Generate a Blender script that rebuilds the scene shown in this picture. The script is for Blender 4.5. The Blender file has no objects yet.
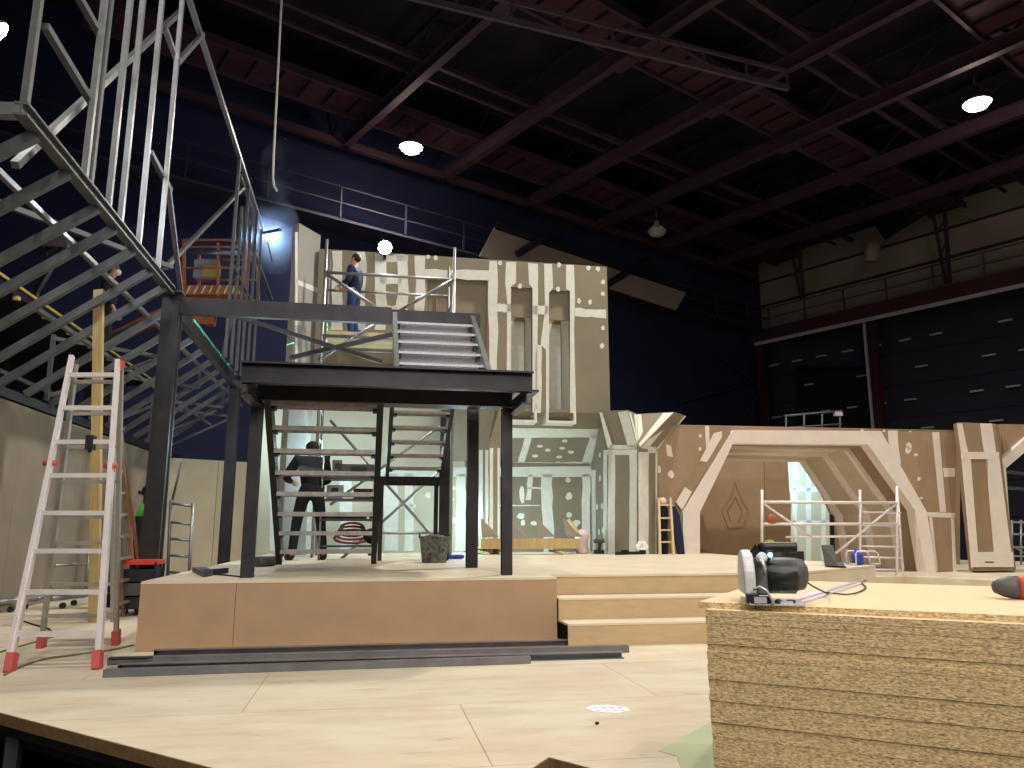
import bpy, bmesh, math, random
from mathutils import Vector, Matrix
random.seed(7)
sc = bpy.context.scene
COL = sc.collection
PI = math.pi
# ------------------------------------------------------------------ camera
FPX = 770.0
TH = math.atan(146/FPX)
EYE = Vector((0, 0, 1.0))
cd = bpy.data.cameras.new('camera'); cam = bpy.data.objects.new('camera', cd); COL.objects.link(cam)
cam.location = EYE; cam.rotation_euler = (PI/2+TH, 0, 0)
cd.sensor_width = 36; cd.lens = FPX/1024*36; cd.clip_end = 300; cd.clip_start = .05
sc.camera = cam
# ------------------------------------------------------------------ frames
YW = math.radians(10.4)
SR = Vector((math.cos(YW), math.sin(YW), 0)); SF = Vector((-math.sin(YW), math.cos(YW), 0))
SO = Vector((-3.145, 6.728, 0)); UP = Vector((0, 0, 1))
HA = math.radians(37.3)
HU = Vector((-math.sin(HA), math.cos(HA), 0)); HV = Vector((math.cos(HA), math.sin(HA), 0))
def S(r, f, z=0): return SO + SR*r + SF*f + UP*z          # stage frame: right, back, up
def H(u, v, z=0): return HU*u + HV*v + UP*z               # hall frame
def toS(p):
    q = Vector(p)-SO; return Vector((q.dot(SR), q.dot(SF), q.z))
def ray(px, py):
    a = (px-512)/FPX; b = (384-py)/FPX
    return Vector((a, math.cos(TH)-b*math.sin(TH), math.sin(TH)+b*math.cos(TH)))
def PL(px, py, p0, n):
    d = ray(px, py); return EYE + d*((Vector(p0)-EYE).dot(n)/d.dot(n))
def PF(px, py, f): return PL(px, py, S(0, f), SF)
def PR(px, py, r): return PL(px, py, S(r, 0), SR)
def PZ(px, py, z): return PL(px, py, Vector((0, 0, z)), UP)
def PY(px, py, y): return PL(px, py, Vector((0, y, 0)), Vector((0, 1, 0)))
def PU(px, py, u): return PL(px, py, H(u, 0), HU)
def PV(px, py, v): return PL(px, py, H(0, v), HV)
# ------------------------------------------------------------------ materials
MATS = {}
def mat(name, col, rough=.7, metal=0., var=.12, scale=6., bump=0., bscale=60., stretch=None, spec=.4, col2=None):
    m = bpy.data.materials.new(name); m.use_nodes = True
    nt = m.node_tree; b = nt.nodes['Principled BSDF']
    b.inputs['Roughness'].default_value = rough; b.inputs['Metallic'].default_value = metal
    b.inputs['Specular IOR Level'].default_value = spec
    tc = nt.nodes.new('ShaderNodeTexCoord'); mp = nt.nodes.new('ShaderNodeMapping')
    nt.links.new(tc.outputs['Object'], mp.inputs[0])
    if stretch: mp.inputs['Scale'].default_value = stretch
    nz = nt.nodes.new('ShaderNodeTexNoise'); nz.inputs['Scale'].default_value = scale; nz.inputs['Detail'].default_value = 5
    nt.links.new(mp.outputs[0], nz.inputs['Vector'])
    rp = nt.nodes.new('ShaderNodeValToRGB'); nt.links.new(nz.outputs['Fac'], rp.inputs[0])
    c2 = col2 or tuple(c*(1+var) for c in col); c1 = col if col2 else tuple(c*(1-var) for c in col)
    rp.color_ramp.elements[0].position = .32; rp.color_ramp.elements[1].position = .68
    rp.color_ramp.elements[0].color = (*c1, 1); rp.color_ramp.elements[1].color = (*c2, 1)
    nt.links.new(rp.outputs[0], b.inputs['Base Color'])
    if bump:
        n2 = nt.nodes.new('ShaderNodeTexNoise'); n2.inputs['Scale'].default_value = bscale; n2.inputs['Detail'].default_value = 3
        nt.links.new(mp.outputs[0], n2.inputs['Vector'])
        bp = nt.nodes.new('ShaderNodeBump'); bp.inputs['Strength'].default_value = bump; bp.inputs['Distance'].default_value = .01
        nt.links.new(n2.outputs['Fac'], bp.inputs['Height']); nt.links.new(bp.outputs[0], b.inputs['Normal'])
    MATS[name] = m; return m
def emit(name, col, st):
    m = bpy.data.materials.new(name); m.use_nodes = True; nt = m.node_tree; nt.nodes.clear()
    e = nt.nodes.new('ShaderNodeEmission'); o = nt.nodes.new('ShaderNodeOutputMaterial')
    e.inputs[0].default_value = (*col, 1); e.inputs[1].default_value = st
    nt.links.new(e.outputs[0], o.inputs[0]); MATS[name] = m; return m
def srgb(r, g, b): return tuple(((c/255)/12.92 if c/255 <= .04045 else ((c/255+.055)/1.055)**2.4) for c in (r, g, b))

mat('deck_wood', srgb(196, 184, 158), .6, 0, .1, 2.2, .05, 30, (1, 1, 1), .3, srgb(220, 210, 188))
mat('platform_top', srgb(214, 200, 174), .6, 0, .07, 2.5, .04, 30)
mat('riser_board', srgb(172, 142, 112), .65, 0, .05, 5, .03, 80)
mat('step_board', srgb(192, 166, 130), .6, 0, .06, 4, .03, 60, (1, 6, 6))
mat('deck_edge', srgb(120, 95, 62), .8, 0, .2, 30, .1, 80)
mat('dark_steel', srgb(60, 58, 62), .45, .6, .18, 5, .02, 40)
mat('black_steel', srgb(46, 44, 48), .45, .5, .2, 5, .02, 40)
mat('bar_steel', srgb(118, 118, 122), .4, .4, .15, 7)
mat('galv', srgb(148, 150, 152), .38, .7, .14, 6, .02, 40)
mat('galv_dull', srgb(98, 100, 101), .5, .5, .15, 6)
mat('tread_plate', srgb(205, 205, 212), .42, .45, .12, 25, .5, 45)
mat('alu', srgb(232, 224, 224), .42, .35, .06, 8)
mat('alu_grey', srgb(160, 156, 146), .45, .4, .1, 8)
mat('red_plastic', srgb(190, 84, 82), .6)
mat('wood_ladder', srgb(128, 100, 76), .6, 0, .15, 8)
mat('timber', srgb(194, 168, 114), .65, 0, .12, 6, .04, 40, (6, 6, .6))
mat('timber_pale', srgb(214, 194, 150), .65, 0, .1, 6, .04, 40)
mat('plasterboard', srgb(134, 124, 106), .85, 0, .05, 3)
mat('plasterboard_warm', srgb(160, 134, 108), .85, 0, .06, 3)
mat('compound', srgb(216, 216, 206), .8, 0, .06, 9)
mat('compound_pink', srgb(228, 216, 206), .8, 0, .04, 5, 0, 60, None, .3)
mat('arch_board', srgb(152, 128, 102), .85, 0, .06, 3)
mat('wall_panel', srgb(142, 128, 112), .8, 0, .07, 2.2)
mat('wall_panel_pale', srgb(186, 178, 156), .8, 0, .05, 2.2)
mat('grey_panel', srgb(150, 148, 142), .8, 0, .05, 3)
mat('hall_navy', srgb(46, 50, 80), .9, 0, .2, .3, 0, 60, None, .1)
mat('hall_dark', srgb(54, 54, 66), .85, 0, .2, .5, 0, 60, None, .2)
mat('hall_pale', srgb(152, 140, 130), .9, 0, .12, .5)
mat('roof_dark', srgb(42, 37, 48), .9, 0, .3, .6, 0, 60, None, .1)
mat('roof_red', srgb(74, 38, 48), .7, .1, .2, 1.2)
mat('roof_steel', srgb(74, 52, 62), .6, .2, .2, 1.2)
mat('rail_steel', srgb(96, 84, 92), .6, .3, .15, 2)
mat('pale_trim', srgb(190, 186, 190), .7)
mat('ground', srgb(40, 36, 32), .9, 0, .2, 2)
mat('chip_face', srgb(218, 194, 156), .7, 0, .05, 30, .02, 200)
mat('black_plastic', srgb(34, 34, 36), .45)
mat('dark_grey_plastic', srgb(76, 76, 78), .5)
mat('grey_plastic', srgb(206, 206, 204), .4)
mat('tread_dark', srgb(178, 174, 174), .5, .3, .2, 12, .3, 50)
mat('navy_steel', srgb(54, 50, 66), .7, .1, .2, 2)
mat('arch_pale', srgb(198, 180, 156), .85, 0, .06, 3)
mat('gunmetal_tread', srgb(170, 170, 180), .5, .2, .3, 60, .5, 60, (1, 3, 3), .4, srgb(232, 232, 240))
mat('machined', srgb(200, 200, 202), .35, .35, .08, 20)
mat('orange_paint', srgb(170, 96, 58), .6, 0, .25, 6)
mat('yellow_sign', srgb(180, 156, 78), .6)
mat('green_paint', srgb(80, 200, 80), .45)
mat('black_paint', srgb(26, 26, 28), .5)
mat('blue_plastic', srgb(50, 70, 170), .5)
mat('red_tool', srgb(206, 66, 42), .45)
mat('bucket', srgb(58, 60, 60), .6, 0, .5, 22, 0, 60, None, .4, srgb(130, 134, 130))
mat('cloth_black', srgb(26, 27, 34), .9)
mat('cloth_navy', srgb(32, 38, 66), .9)
mat('cloth_jeans', srgb(44, 62, 110), .9)
mat('skin', srgb(196, 150, 124), .6, 0, .04)
mat('hair', srgb(40, 30, 26), .8)
mat('hair_ginger', srgb(130, 88, 60), .8)
mat('white_mask', srgb(236, 236, 232), .7)
mat('hivis', srgb(206, 220, 90), .7)
mat('paper', srgb(240, 240, 240), .8)
mat('ink', srgb(190, 190, 196), .8)
mat('cable_black', srgb(40, 38, 36), .6)
mat('cable_green', srgb(116, 110, 84), .7)
mat('hose_grey', srgb(170, 168, 160), .6)
mat('red_rag', srgb(150, 70, 80), .8)
mat('screen', srgb(70, 66, 62), .35)
mat('film_pink', srgb(214, 190, 184), .4)
emit('lamp_warm', (1., .86, .7), 60)
emit('lamp_white', (1., .97, 1.), 70)
emit('arc_blue', (.45, .72, 1.), 60)
emit('led_blue', (.3, .8, 1.), 6)
emit('small_warm', (1., .7, .5), 6)
emit('small_white', (1., 1., .95), 4)

# chipboard edge: coarse flakes
m = bpy.data.materials.new('chip_edge'); m.use_nodes = True; nt = m.node_tree; b = nt.nodes['Principled BSDF']
b.inputs['Roughness'].default_value = .9
tc = nt.nodes.new('ShaderNodeTexCoord'); mp = nt.nodes.new('ShaderNodeMapping'); mp.inputs['Scale'].default_value = (1, 1, 2.6)
oi = nt.nodes.new('ShaderNodeObjectInfo'); va = nt.nodes.new('ShaderNodeVectorMath'); va.operation = 'MULTIPLY_ADD'; nt.links.new(oi.outputs['Random'], va.inputs[0]); va.inputs[1].default_value = (37, 53, 19); nt.links.new(tc.outputs['Object'], va.inputs[2])
nt.links.new(va.outputs[0], mp.inputs[0])
vo = nt.nodes.new('ShaderNodeTexVoronoi'); vo.inputs['Scale'].default_value = 130; nt.links.new(mp.outputs[0], vo.inputs['Vector'])
nz = nt.nodes.new('ShaderNodeTexNoise'); nz.inputs['Scale'].default_value = 70; nz.inputs['Detail'].default_value = 6; nt.links.new(mp.outputs[0], nz.inputs['Vector'])
mx = nt.nodes.new('ShaderNodeMath'); mx.operation = 'MULTIPLY_ADD'; nt.links.new(vo.outputs['Color'], mx.inputs[0]); mx.inputs[1].default_value = .55
nt.links.new(nz.outputs['Fac'], mx.inputs[2])
rp = nt.nodes.new('ShaderNodeValToRGB'); nt.links.new(mx.outputs[0], rp.inputs[0])
rp.color_ramp.elements[0].position = .35; rp.color_ramp.elements[0].color = (*srgb(116, 92, 58), 1)
rp.color_ramp.elements[1].position = 1.; rp.color_ramp.elements[1].color = (*srgb(228, 200, 150), 1)
nt.links.new(rp.outputs[0], b.inputs['Base Color'])
bp = nt.nodes.new('ShaderNodeBump'); bp.inputs['Strength'].default_value = .6; bp.inputs['Distance'].default_value = .004
nt.links.new(mx.outputs[0], bp.inputs['Height']); nt.links.new(bp.outputs[0], b.inputs['Normal'])
MATS['chip_edge'] = m

# deck plywood: sheets with seams, grain and scuffs
m = bpy.data.materials.new('deck_ply'); m.use_nodes = True; nt = m.node_tree; b = nt.nodes['Principled BSDF']
b.inputs['Roughness'].default_value = .55; b.inputs['Specular IOR Level'].default_value = .3
tc = nt.nodes.new('ShaderNodeTexCoord'); mp = nt.nodes.new('ShaderNodeMapping'); mp.inputs['Rotation'].default_value = (0, 0, -YW)
nt.links.new(tc.outputs['Object'], mp.inputs[0])
br = nt.nodes.new('ShaderNodeTexBrick'); nt.links.new(mp.outputs[0], br.inputs['Vector'])
br.inputs['Scale'].default_value = 1; br.inputs['Brick Width'].default_value = 2.44; br.inputs['Row Height'].default_value = 1.22
br.inputs['Mortar Size'].default_value = .003; br.inputs['Color1'].default_value = (*srgb(218, 208, 182), 1)
br.inputs['Color2'].default_value = (*srgb(208, 199, 178), 1); br.inputs['Mortar'].default_value = (*srgb(160, 142, 112), 1)
mp2 = nt.nodes.new('ShaderNodeMapping'); mp2.inputs['Scale'].default_value = (.8, 2.6, 1); nt.links.new(mp.outputs[0], mp2.inputs[0])
n1 = nt.nodes.new('ShaderNodeTexNoise'); n1.inputs['Scale'].default_value = 2.2; n1.inputs['Detail'].default_value = 8; n1.inputs['Roughness'].default_value = .62
nt.links.new(mp2.outputs[0], n1.inputs['Vector'])
r1 = nt.nodes.new('ShaderNodeValToRGB'); nt.links.new(n1.outputs['Fac'], r1.inputs[0])
r1.color_ramp.elements[0].position = .3; r1.color_ramp.elements[0].color = (.85, .81, .77, 1)
r1.color_ramp.elements[1].position = .55; r1.color_ramp.elements[1].color = (1, 1, 1, 1)
n2 = nt.nodes.new('ShaderNodeTexNoise'); n2.inputs['Scale'].default_value = 1.3; n2.inputs['Detail'].default_value = 3; nt.links.new(mp.outputs[0], n2.inputs['Vector'])
r2 = nt.nodes.new('ShaderNodeValToRGB'); nt.links.new(n2.outputs['Fac'], r2.inputs[0])
r2.color_ramp.elements[0].position = .4; r2.color_ramp.elements[0].color = (.93, .88, .86, 1)
r2.color_ramp.elements[1].position = .6; r2.color_ramp.elements[1].color = (1, 1, 1, 1)
k1 = nt.nodes.new('ShaderNodeMixRGB'); k1.blend_type = 'MULTIPLY'; k1.inputs[0].default_value = 1
nt.links.new(br.outputs[0], k1.inputs[1]); nt.links.new(r1.outputs[0], k1.inputs[2])
k2 = nt.nodes.new('ShaderNodeMixRGB'); k2.blend_type = 'MULTIPLY'; k2.inputs[0].default_value = 1
nt.links.new(k1.outputs[0], k2.inputs[1]); nt.links.new(r2.outputs[0], k2.inputs[2])
n3 = nt.nodes.new('ShaderNodeTexNoise'); n3.inputs['Scale'].default_value = 3.1; n3.inputs['Detail'].default_value = 9; n3.inputs['Roughness'].default_value = .7; nt.links.new(mp2.outputs[0], n3.inputs['Vector'])
r3 = nt.nodes.new('ShaderNodeValToRGB'); nt.links.new(n3.outputs['Fac'], r3.inputs[0])
r3.color_ramp.elements[0].position = .3; r3.color_ramp.elements[0].color = (.5, .45, .42, 1); r3.color_ramp.elements[1].position = .4; r3.color_ramp.elements[1].color = (1, 1, 1, 1)
k3 = nt.nodes.new('ShaderNodeMixRGB'); k3.blend_type = 'MULTIPLY'; k3.inputs[0].default_value = .7
nt.links.new(k2.outputs[0], k3.inputs[1]); nt.links.new(r3.outputs[0], k3.inputs[2])
nt.links.new(k3.outputs[0], b.inputs['Base Color'])
MATS['deck_ply'] = m

# ------------------------------------------------------------------ mesh building
WLOC = {}
class MB:
    def __init__(s): s.bm = bmesh.new(); s.mi = 0
    def _v(s, pts): return [s.bm.verts.new(Vector(p)) for p in pts]
    def face(s, pts):
        f = s.bm.faces.new(s._v(pts)); f.material_index = s.mi; return s
    def hexa(s, p):   # 8 points: bottom loop, top loop
        v = s._v(p)
        for q in ((0,3,2,1),(4,5,6,7),(0,1,5,4),(1,2,6,5),(2,3,7,6),(3,0,4,7)):
            f = s.bm.faces.new([v[i] for i in q]); f.material_index = s.mi
        return s
    def box(s, o, a, b, c):   # centred box with half vectors a, b, c
        o, a, b, c = map(Vector, (o, a, b, c))
        return s.hexa([o-a-b-c, o+a-b-c, o+a+b-c, o-a+b-c, o-a-b+c, o+a-b+c, o+a+b+c, o-a+b+c])
    def sbox(s, r0, r1, f0, f1, z0, z1):
        return s.hexa([S(r0,f0,z0), S(r1,f0,z0), S(r1,f1,z0), S(r0,f1,z0), S(r0,f0,z1), S(r1,f0,z1), S(r1,f1,z1), S(r0,f1,z1)])
    def hbox(s, u0, u1, v0, v1, z0, z1):
        return s.hexa([H(u0,v0,z0), H(u0,v1,z0), H(u1,v1,z0), H(u1,v0,z0), H(u0,v0,z1), H(u0,v1,z1), H(u1,v1,z1), H(u1,v0,z1)])
    def bar(s, p, q, w, h=None, up=UP):
        p, q = Vector(p), Vector(q); d = (q-p).normalized(); h = h or w
        u = Vector(up)
        if abs(d.dot(u)) > .98: u = SF.copy()
        x = d.cross(u).normalized(); y = x.cross(d)
        a, b = x*(w/2), y*(h/2)
        return s.hexa([p-a-b, p+a-b, p+a+b, p-a+b, q-a-b, q+a-b, q+a+b, q-a+b])
    def ibeam(s, p, q, w, h, t=.02, up=UP):
        p, q = Vector(p), Vector(q); d = (q-p).normalized(); x = d.cross(Vector(up)).normalized(); y = x.cross(d)
        s.bar(p+y*(h/2-t/2), q+y*(h/2-t/2), w, t, up); s.bar(p-y*(h/2-t/2), q-y*(h/2-t/2), w, t, up)
        return s.bar(p, q, t, h-2*t, up)
    def channel(s, p, q, w, h, side, t=.015):
        p, q = Vector(p), Vector(q); d = (q-p).normalized(); x = Vector(side).normalized()
        s.bar(p+UP*(h/2-t/2), q+UP*(h/2-t/2), w, t); s.bar(p-UP*(h/2-t/2), q-UP*(h/2-t/2), w, t)
        return s.bar(p+x*(w/2-t/2), q+x*(w/2-t/2), t, h-2*t)
    def tube(s, p, q, r, n=8, r2=None, cap=True):
        p, q = Vector(p), Vector(q); d = (q-p).normalized(); r2 = r if r2 is None else r2
        u = UP if abs(d.z) < .95 else Vector((1, 0, 0))
        x = d.cross(u).normalized(); y = x.cross(d)
        A = s._v([p+(x*math.cos(2*PI*i/n)+y*math.sin(2*PI*i/n))*r for i in range(n)])
        B = s._v([q+(x*math.cos(2*PI*i/n)+y*math.sin(2*PI*i/n))*r2 for i in range(n)])
        for i in range(n):
            f = s.bm.faces.new([A[i], A[(i+1)%n], B[(i+1)%n], B[i]]); f.material_index = s.mi; f.smooth = True
        if cap:
            f = s.bm.faces.new(A[::-1]); f.material_index = s.mi; f = s.bm.faces.new(B); f.material_index = s.mi
        return s
    def lathe(s, o, prof, n=20, axis=UP):
        o = Vector(o); ax = Vector(axis).normalized(); u = UP if abs(ax.z) < .9 else Vector((1, 0, 0))
        x = ax.cross(u).normalized(); y = ax.cross(x); rings = []
        for r, h in prof:
            rings.append(s._v([o+ax*h+(x*math.cos(2*PI*i/n)+y*math.sin(2*PI*i/n))*max(r, 1e-4) for i in range(n)]))
        for A, B in zip(rings, rings[1:]):
            for i in range(n):
                f = s.bm.faces.new([A[i], A[(i+1)%n], B[(i+1)%n], B[i]]); f.material_index = s.mi; f.smooth = True
        f = s.bm.faces.new(rings[0][::-1]); f.material_index = s.mi; f = s.bm.faces.new(rings[-1]); f.material_index = s.mi
        return s
    def sweep(s, pts, r, n=6):
        pts = [Vector(p) for p in pts]; rings = []
        for i, p in enumerate(pts):
            d = (pts[min(i+1, len(pts)-1)]-pts[max(i-1, 0)]).normalized()
            u = UP if abs(d.z) < .95 else Vector((1, 0, 0)); x = d.cross(u).normalized(); y = x.cross(d)
            rings.append(s._v([p+(x*math.cos(2*PI*k/n)+y*math.sin(2*PI*k/n))*r for k in range(n)]))
        for A, B in zip(rings, rings[1:]):
            for i in range(n):
                f = s.bm.faces.new([A[i], A[(i+1)%n], B[(i+1)%n], B[i]]); f.material_index = s.mi; f.smooth = True
        f = s.bm.faces.new(rings[0][::-1]); f.material_index = s.mi; f = s.bm.faces.new(rings[-1]); f.material_index = s.mi
        return s
    def prism(s, pts, ext):
        pts = [Vector(p) for p in pts]; ext = Vector(ext); n = len(pts)
        A = s._v(pts); B = s._v([p+ext for p in pts])
        f = s.bm.faces.new(A[::-1]); f.material_index = s.mi; f = s.bm.faces.new(B); f.material_index = s.mi
        for i in range(n):
            f = s.bm.faces.new([A[i], A[(i+1)%n], B[(i+1)%n], B[i]]); f.material_index = s.mi
        return s
    def ball(s, o, rx, ry=None, rz=None, seg=14, rot=None):
        ry = ry or rx; rz = rz or rx
        M = Matrix.Translation(Vector(o)) @ (rot or Matrix.Identity(4)) @ Matrix.Diagonal((rx, ry, rz, 1))
        g = bmesh.ops.create_uvsphere(s.bm, u_segments=seg, v_segments=max(6, seg//2+1), radius=1, matrix=M)
        fs = set(f for v in g['verts'] for f in v.link_faces)
        for f in fs: f.smooth = True; f.material_index = s.mi
        return s
    def build(s, name, material, parent=None, base=None, bevel=0):
        me = bpy.data.meshes.new(name)
        bmesh.ops.recalc_face_normals(s.bm, faces=s.bm.faces)
        if parent is not None: loc = WLOC[parent.name]
        elif base is not None: loc = Vector(base)
        else:
            vs = [v.co for v in s.bm.verts]; n = len(vs)
            loc = Vector((sum(v.x for v in vs)/n, sum(v.y for v in vs)/n, min(v.z for v in vs)))
        for v in s.bm.verts: v.co -= loc
        s.bm.to_mesh(me); s.bm.free()
        o = bpy.data.objects.new(name, me); COL.objects.link(o)
        for mm in (material if isinstance(material, (list, tuple)) else [material]): me.materials.append(MATS[mm])
        if parent is not None: o.parent = parent
        else: o.location = loc
        WLOC[o.name] = loc.copy()
        if bevel:
            bv = o.modifiers.new('bevel', 'BEVEL'); bv.width = bevel; bv.segments = 2; bv.limit_method = 'ANGLE'
        return o
def tag(o, label, cat, group=None, kind=None):
    o['label'] = label; o['category'] = cat
    if group: o['group'] = group
    if kind: o['kind'] = kind
    return o
def thing(name, loc, label, cat, group=None):
    o = bpy.data.objects.new(name, None); COL.objects.link(o); o.location = Vector(loc); o.empty_display_size = .1
    WLOC[o.name] = Vector(loc); return tag(o, label, cat, group)
def struct(o, label=None, cat=None):
    o['kind'] = 'structure'
    if label: o['label'] = label
    if cat: o['category'] = cat
    return o
def copy_tree(o, delta, parent=None, label=None):
    c = o.copy(); COL.objects.link(c)
    if parent is None:
        c.location = o.location + Vector(delta); WLOC[c.name] = WLOC[o.name] + Vector(delta)
        if label: c['label'] = label
    else: c.parent = parent; WLOC[c.name] = WLOC[parent.name].copy()
    for ch in [x for x in bpy.data.objects if x.parent == o]: copy_tree(ch, delta, c)
    return c
def decal(mb, polys, fn, n, off=.004, th=.008):
    # thin skim of filler lying on a board: polygons given on the plane fn(px, py)
    for P in polys:
        pts = [fn(*p) for p in P]
        mb.prism([p+n*off for p in pts], n*(-th))
def rect(x0, y0, x1, y1): return [(x0, y0), (x1, y0), (x1, y1), (x0, y1)]
def blob(x, y, rx, ry, n=9):
    return [(x+rx*math.cos(2*PI*i/n)*random.uniform(.75, 1.2), y+ry*math.sin(2*PI*i/n)*random.uniform(.75, 1.2)) for i in range(n)]
def rough_strip(x0, x1, y0, y1, j=1.2, n=7, dx=0):
    L, R = [], []
    for i in range(n):
        t = i/(n-1); y = y0+(y1-y0)*t
        L.append((x0+dx*t+random.uniform(-j, j), y)); R.append((x1+dx*t+random.uniform(-j, j), y))
    return L+R[::-1]
def hstrip(x0, x1, y0, y1, j=.8, n=7, dy=0):
    T, B = [], []
    for i in range(n):
        t = i/(n-1); x = x0+(x1-x0)*t
        T.append((x, y0+dy*t+random.uniform(-j, j))); B.append((x, y1+dy*t+random.uniform(-j, j)))
    return T+B[::-1]
NF = -SF   # towards the camera on stage-parallel planes
# ================================================================== SETTING: hall
UB, VW = 23.3, 34.3
GZ = -.6
mb = MB(); mb.hbox(-22, UB+.6, -14, VW+.6, GZ-.2, GZ); struct(mb.build('floor_hall', 'ground'))
mb = MB(); mb.hbox(-22, UB+.6, -14, VW+.6, 15.6, 15.9); struct(mb.build('ceiling', 'roof_dark'))
mb = MB(); mb.hbox(UB, UB+.4, -14, VW, GZ, 15.6); struct(mb.build('wall_back', 'hall_navy'))
w = MB(); w.hbox(-22, UB, VW, VW+.4, GZ, 15.6); wr = struct(w.build('wall_right', 'hall_dark'))
mb = MB()
for k in range(6): mb.hbox(-22, UB, VW-.04, VW, 1.5+k*1.45, 1.56+k*1.45)
mb.build('cladding_rib', 'hall_navy', wr)
random.seed(3)
mb = MB()
for k, z in enumerate((5.3, 6.6, 8.0, 9.3)):
    for i in range(12):
        u = 7+i*1.35+(k % 2)*.6
        if random.random() < .75: mb.hbox(u, u+.5, VW-.16, VW-.02, z, z+.07)
mb.build('fixing_plate', 'pale_trim', wr)
# pale wall band above the right gallery
mb = MB(); mb.hbox(-22, UB-.1, VW-.1, VW, 11.3, 15); p = struct(mb.build('trim_1', 'hall_pale'))
mb = MB(); mb.hbox(-22, UB-.1, VW-.16, VW-.1, 12.5, 12.62); mb.hbox(-22, UB-.1, VW-.16, VW-.1, 13.8, 13.9); mb.build('seam', 'hall_dark', p)
# ---- gallery on the right wall
g = thing('gallery_walkway', H(2, VW, 10.4), 'dark red steel gallery with railing running high along the right hall wall', 'walkway')
mb = MB(); mb.hbox(-22, UB-1.25, VW-1.2, VW-.02, 10.75, 10.95); mb.hbox(-22, UB, VW-1.25, VW-1.15, 10.35, 11.0); mb.build('walkway_deck', 'roof_red', g)
mb = MB(); mb.hbox(-22, UB-.4, VW-1.32, VW-1.24, 10.22, 10.38); mb.build('edge_trim', 'pale_trim', g)
mb = MB(); mb.hbox(-22, UB, VW-1.22, VW-1.16, 11.5, 11.55); mb.hbox(-22, UB, VW-1.22, VW-1.16, 12.0, 12.06); mb.build('handrail', 'rail_steel', g)
for i in range(15):
    u = -6+i*2; mb = MB(); mb.hbox(u, u+.07, VW-1.23, VW-1.16, 10.95, 12.05); mb.build('railing_post', 'rail_steel', g)
g = thing('gallery_walkway', H(UB, 10, 10.4), 'dim steel gallery with thin railing high across the dark back wall', 'walkway')
mb = MB(); mb.hbox(UB-1.2, UB-.02, -8, VW-1.3, 10.86, 10.95); mb.build('walkway_deck', 'navy_steel', g)
mb = MB(); mb.hbox(UB-1.22, UB-1.17, -8, VW-1.3, 11.45, 11.5); mb.hbox(UB-1.22, UB-1.17, -8, VW-1.3, 12.0, 12.05); mb.build('handrail', 'navy_steel', g)
for i in range(17):
    v = -7+i*2.4; mb = MB(); mb.hbox(UB-1.23, UB-1.17, v, v+.06, 10.95, 12.05); mb.build('railing_post', 'navy_steel', g)
# ---- wall columns
for u, nm, lb in ((16.9, 'steel_column', 'tall dark steel column with pale left edge on the right hall wall'), (UB-.5, 'steel_column', 'dim steel column in the far corner of the hall')):
    c = thing(nm, H(u, VW-1, GZ), lb, 'column')
    mb = MB(); mb.ibeam(H(u, VW-1.0, GZ), H(u, VW-1.0, 10.4), .34, .3, .04, HU); mb.build('column_shaft', 'roof_red', c)
    if u < 20:
        mb = MB(); mb.hbox(u+.2, u+.3, VW-1.3, VW-1.2, GZ, 10.2); mb.build('edge_strip', 'pale_trim', c)
for a, bq, lb in ((PU(717, 355, UB-.3), PU(762, 388, UB-.3), 'thin steel brace sloping down to the right on the dark back wall'), (PU(700, 470, UB-.3), PU(762, 390, UB-.3), 'thin steel brace sloping up to the right on the dark back wall'), (PU(680, 402, UB-.3), PU(762, 380, UB-.3), 'nearly level steel brace on the dark back wall')):
    mb = MB(); mb.bar(a, bq, .1); tag(mb.build('wall_brace', 'navy_steel'), lb, 'brace')
# dark doorway panel on right wall
mb = MB(); a = PV(797, 372, VW-.12); b_ = PV(868, 372, VW-.12)
mb.hexa([PV(797, 425, VW-.12), PV(868, 425, VW-.12), PV(868, 425, VW-.02), PV(797, 425, VW-.02), a, b_, PV(868, 366, VW-.02), PV(797, 366, VW-.02)])
struct(mb.build('door_1', 'black_paint'))
# railing just behind the arch wall
g = thing('guard_rail', S(12, 13, GZ), 'short pale guard rail standing behind the top of the arch wall', 'rail')
for i in range(4):
    mb = MB(); x = 786+i*18; mb.tube(PF(x, 440, 13), PF(x, 415-i*1.3, 13), .03); mb.build('railing_post', 'galv_dull', g)
mb = MB(); mb.tube(PF(784, 416, 13), PF(842, 411, 13), .035); mb.tube(PF(784, 428, 13), PF(842, 424, 13), .025); mb.build('handrail', 'galv_dull', g)
mb = MB(); mb.box(PF(838, 414, 13), SR*.12, SF*.05, UP*.06); mb.build('end_plate', 'pale_trim', g)
# ---- pale insulated panel on the back wall
pz = lambda x, y: PU(x, y, UB-1.4)
g = thing('insulation_panel', pz(590, 300), 'pale beige panel band glimpsed high behind the plasterboard facade', 'panel')
mb = MB(); mb.prism([pz(497, 223), pz(690, 287), pz(676, 310), pz(600, 285), pz(480, 256)], HU*.1); mb.build('panel_sheet', 'hall_pale', g)
mb = MB(); mb.bar(pz(495, 226), pz(692, 292), .25, .25); mb.build('top_rail', 'roof_dark', g)
for q_ in ((518, 254, 566, 224), (598, 290, 648, 260)):
    mb = MB(); mb.bar(PU(q_[0], q_[1], UB-1.6), PU(q_[2], q_[3], UB-1.6), .25); mb.build('panel_brace', 'roof_dark', g)
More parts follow.
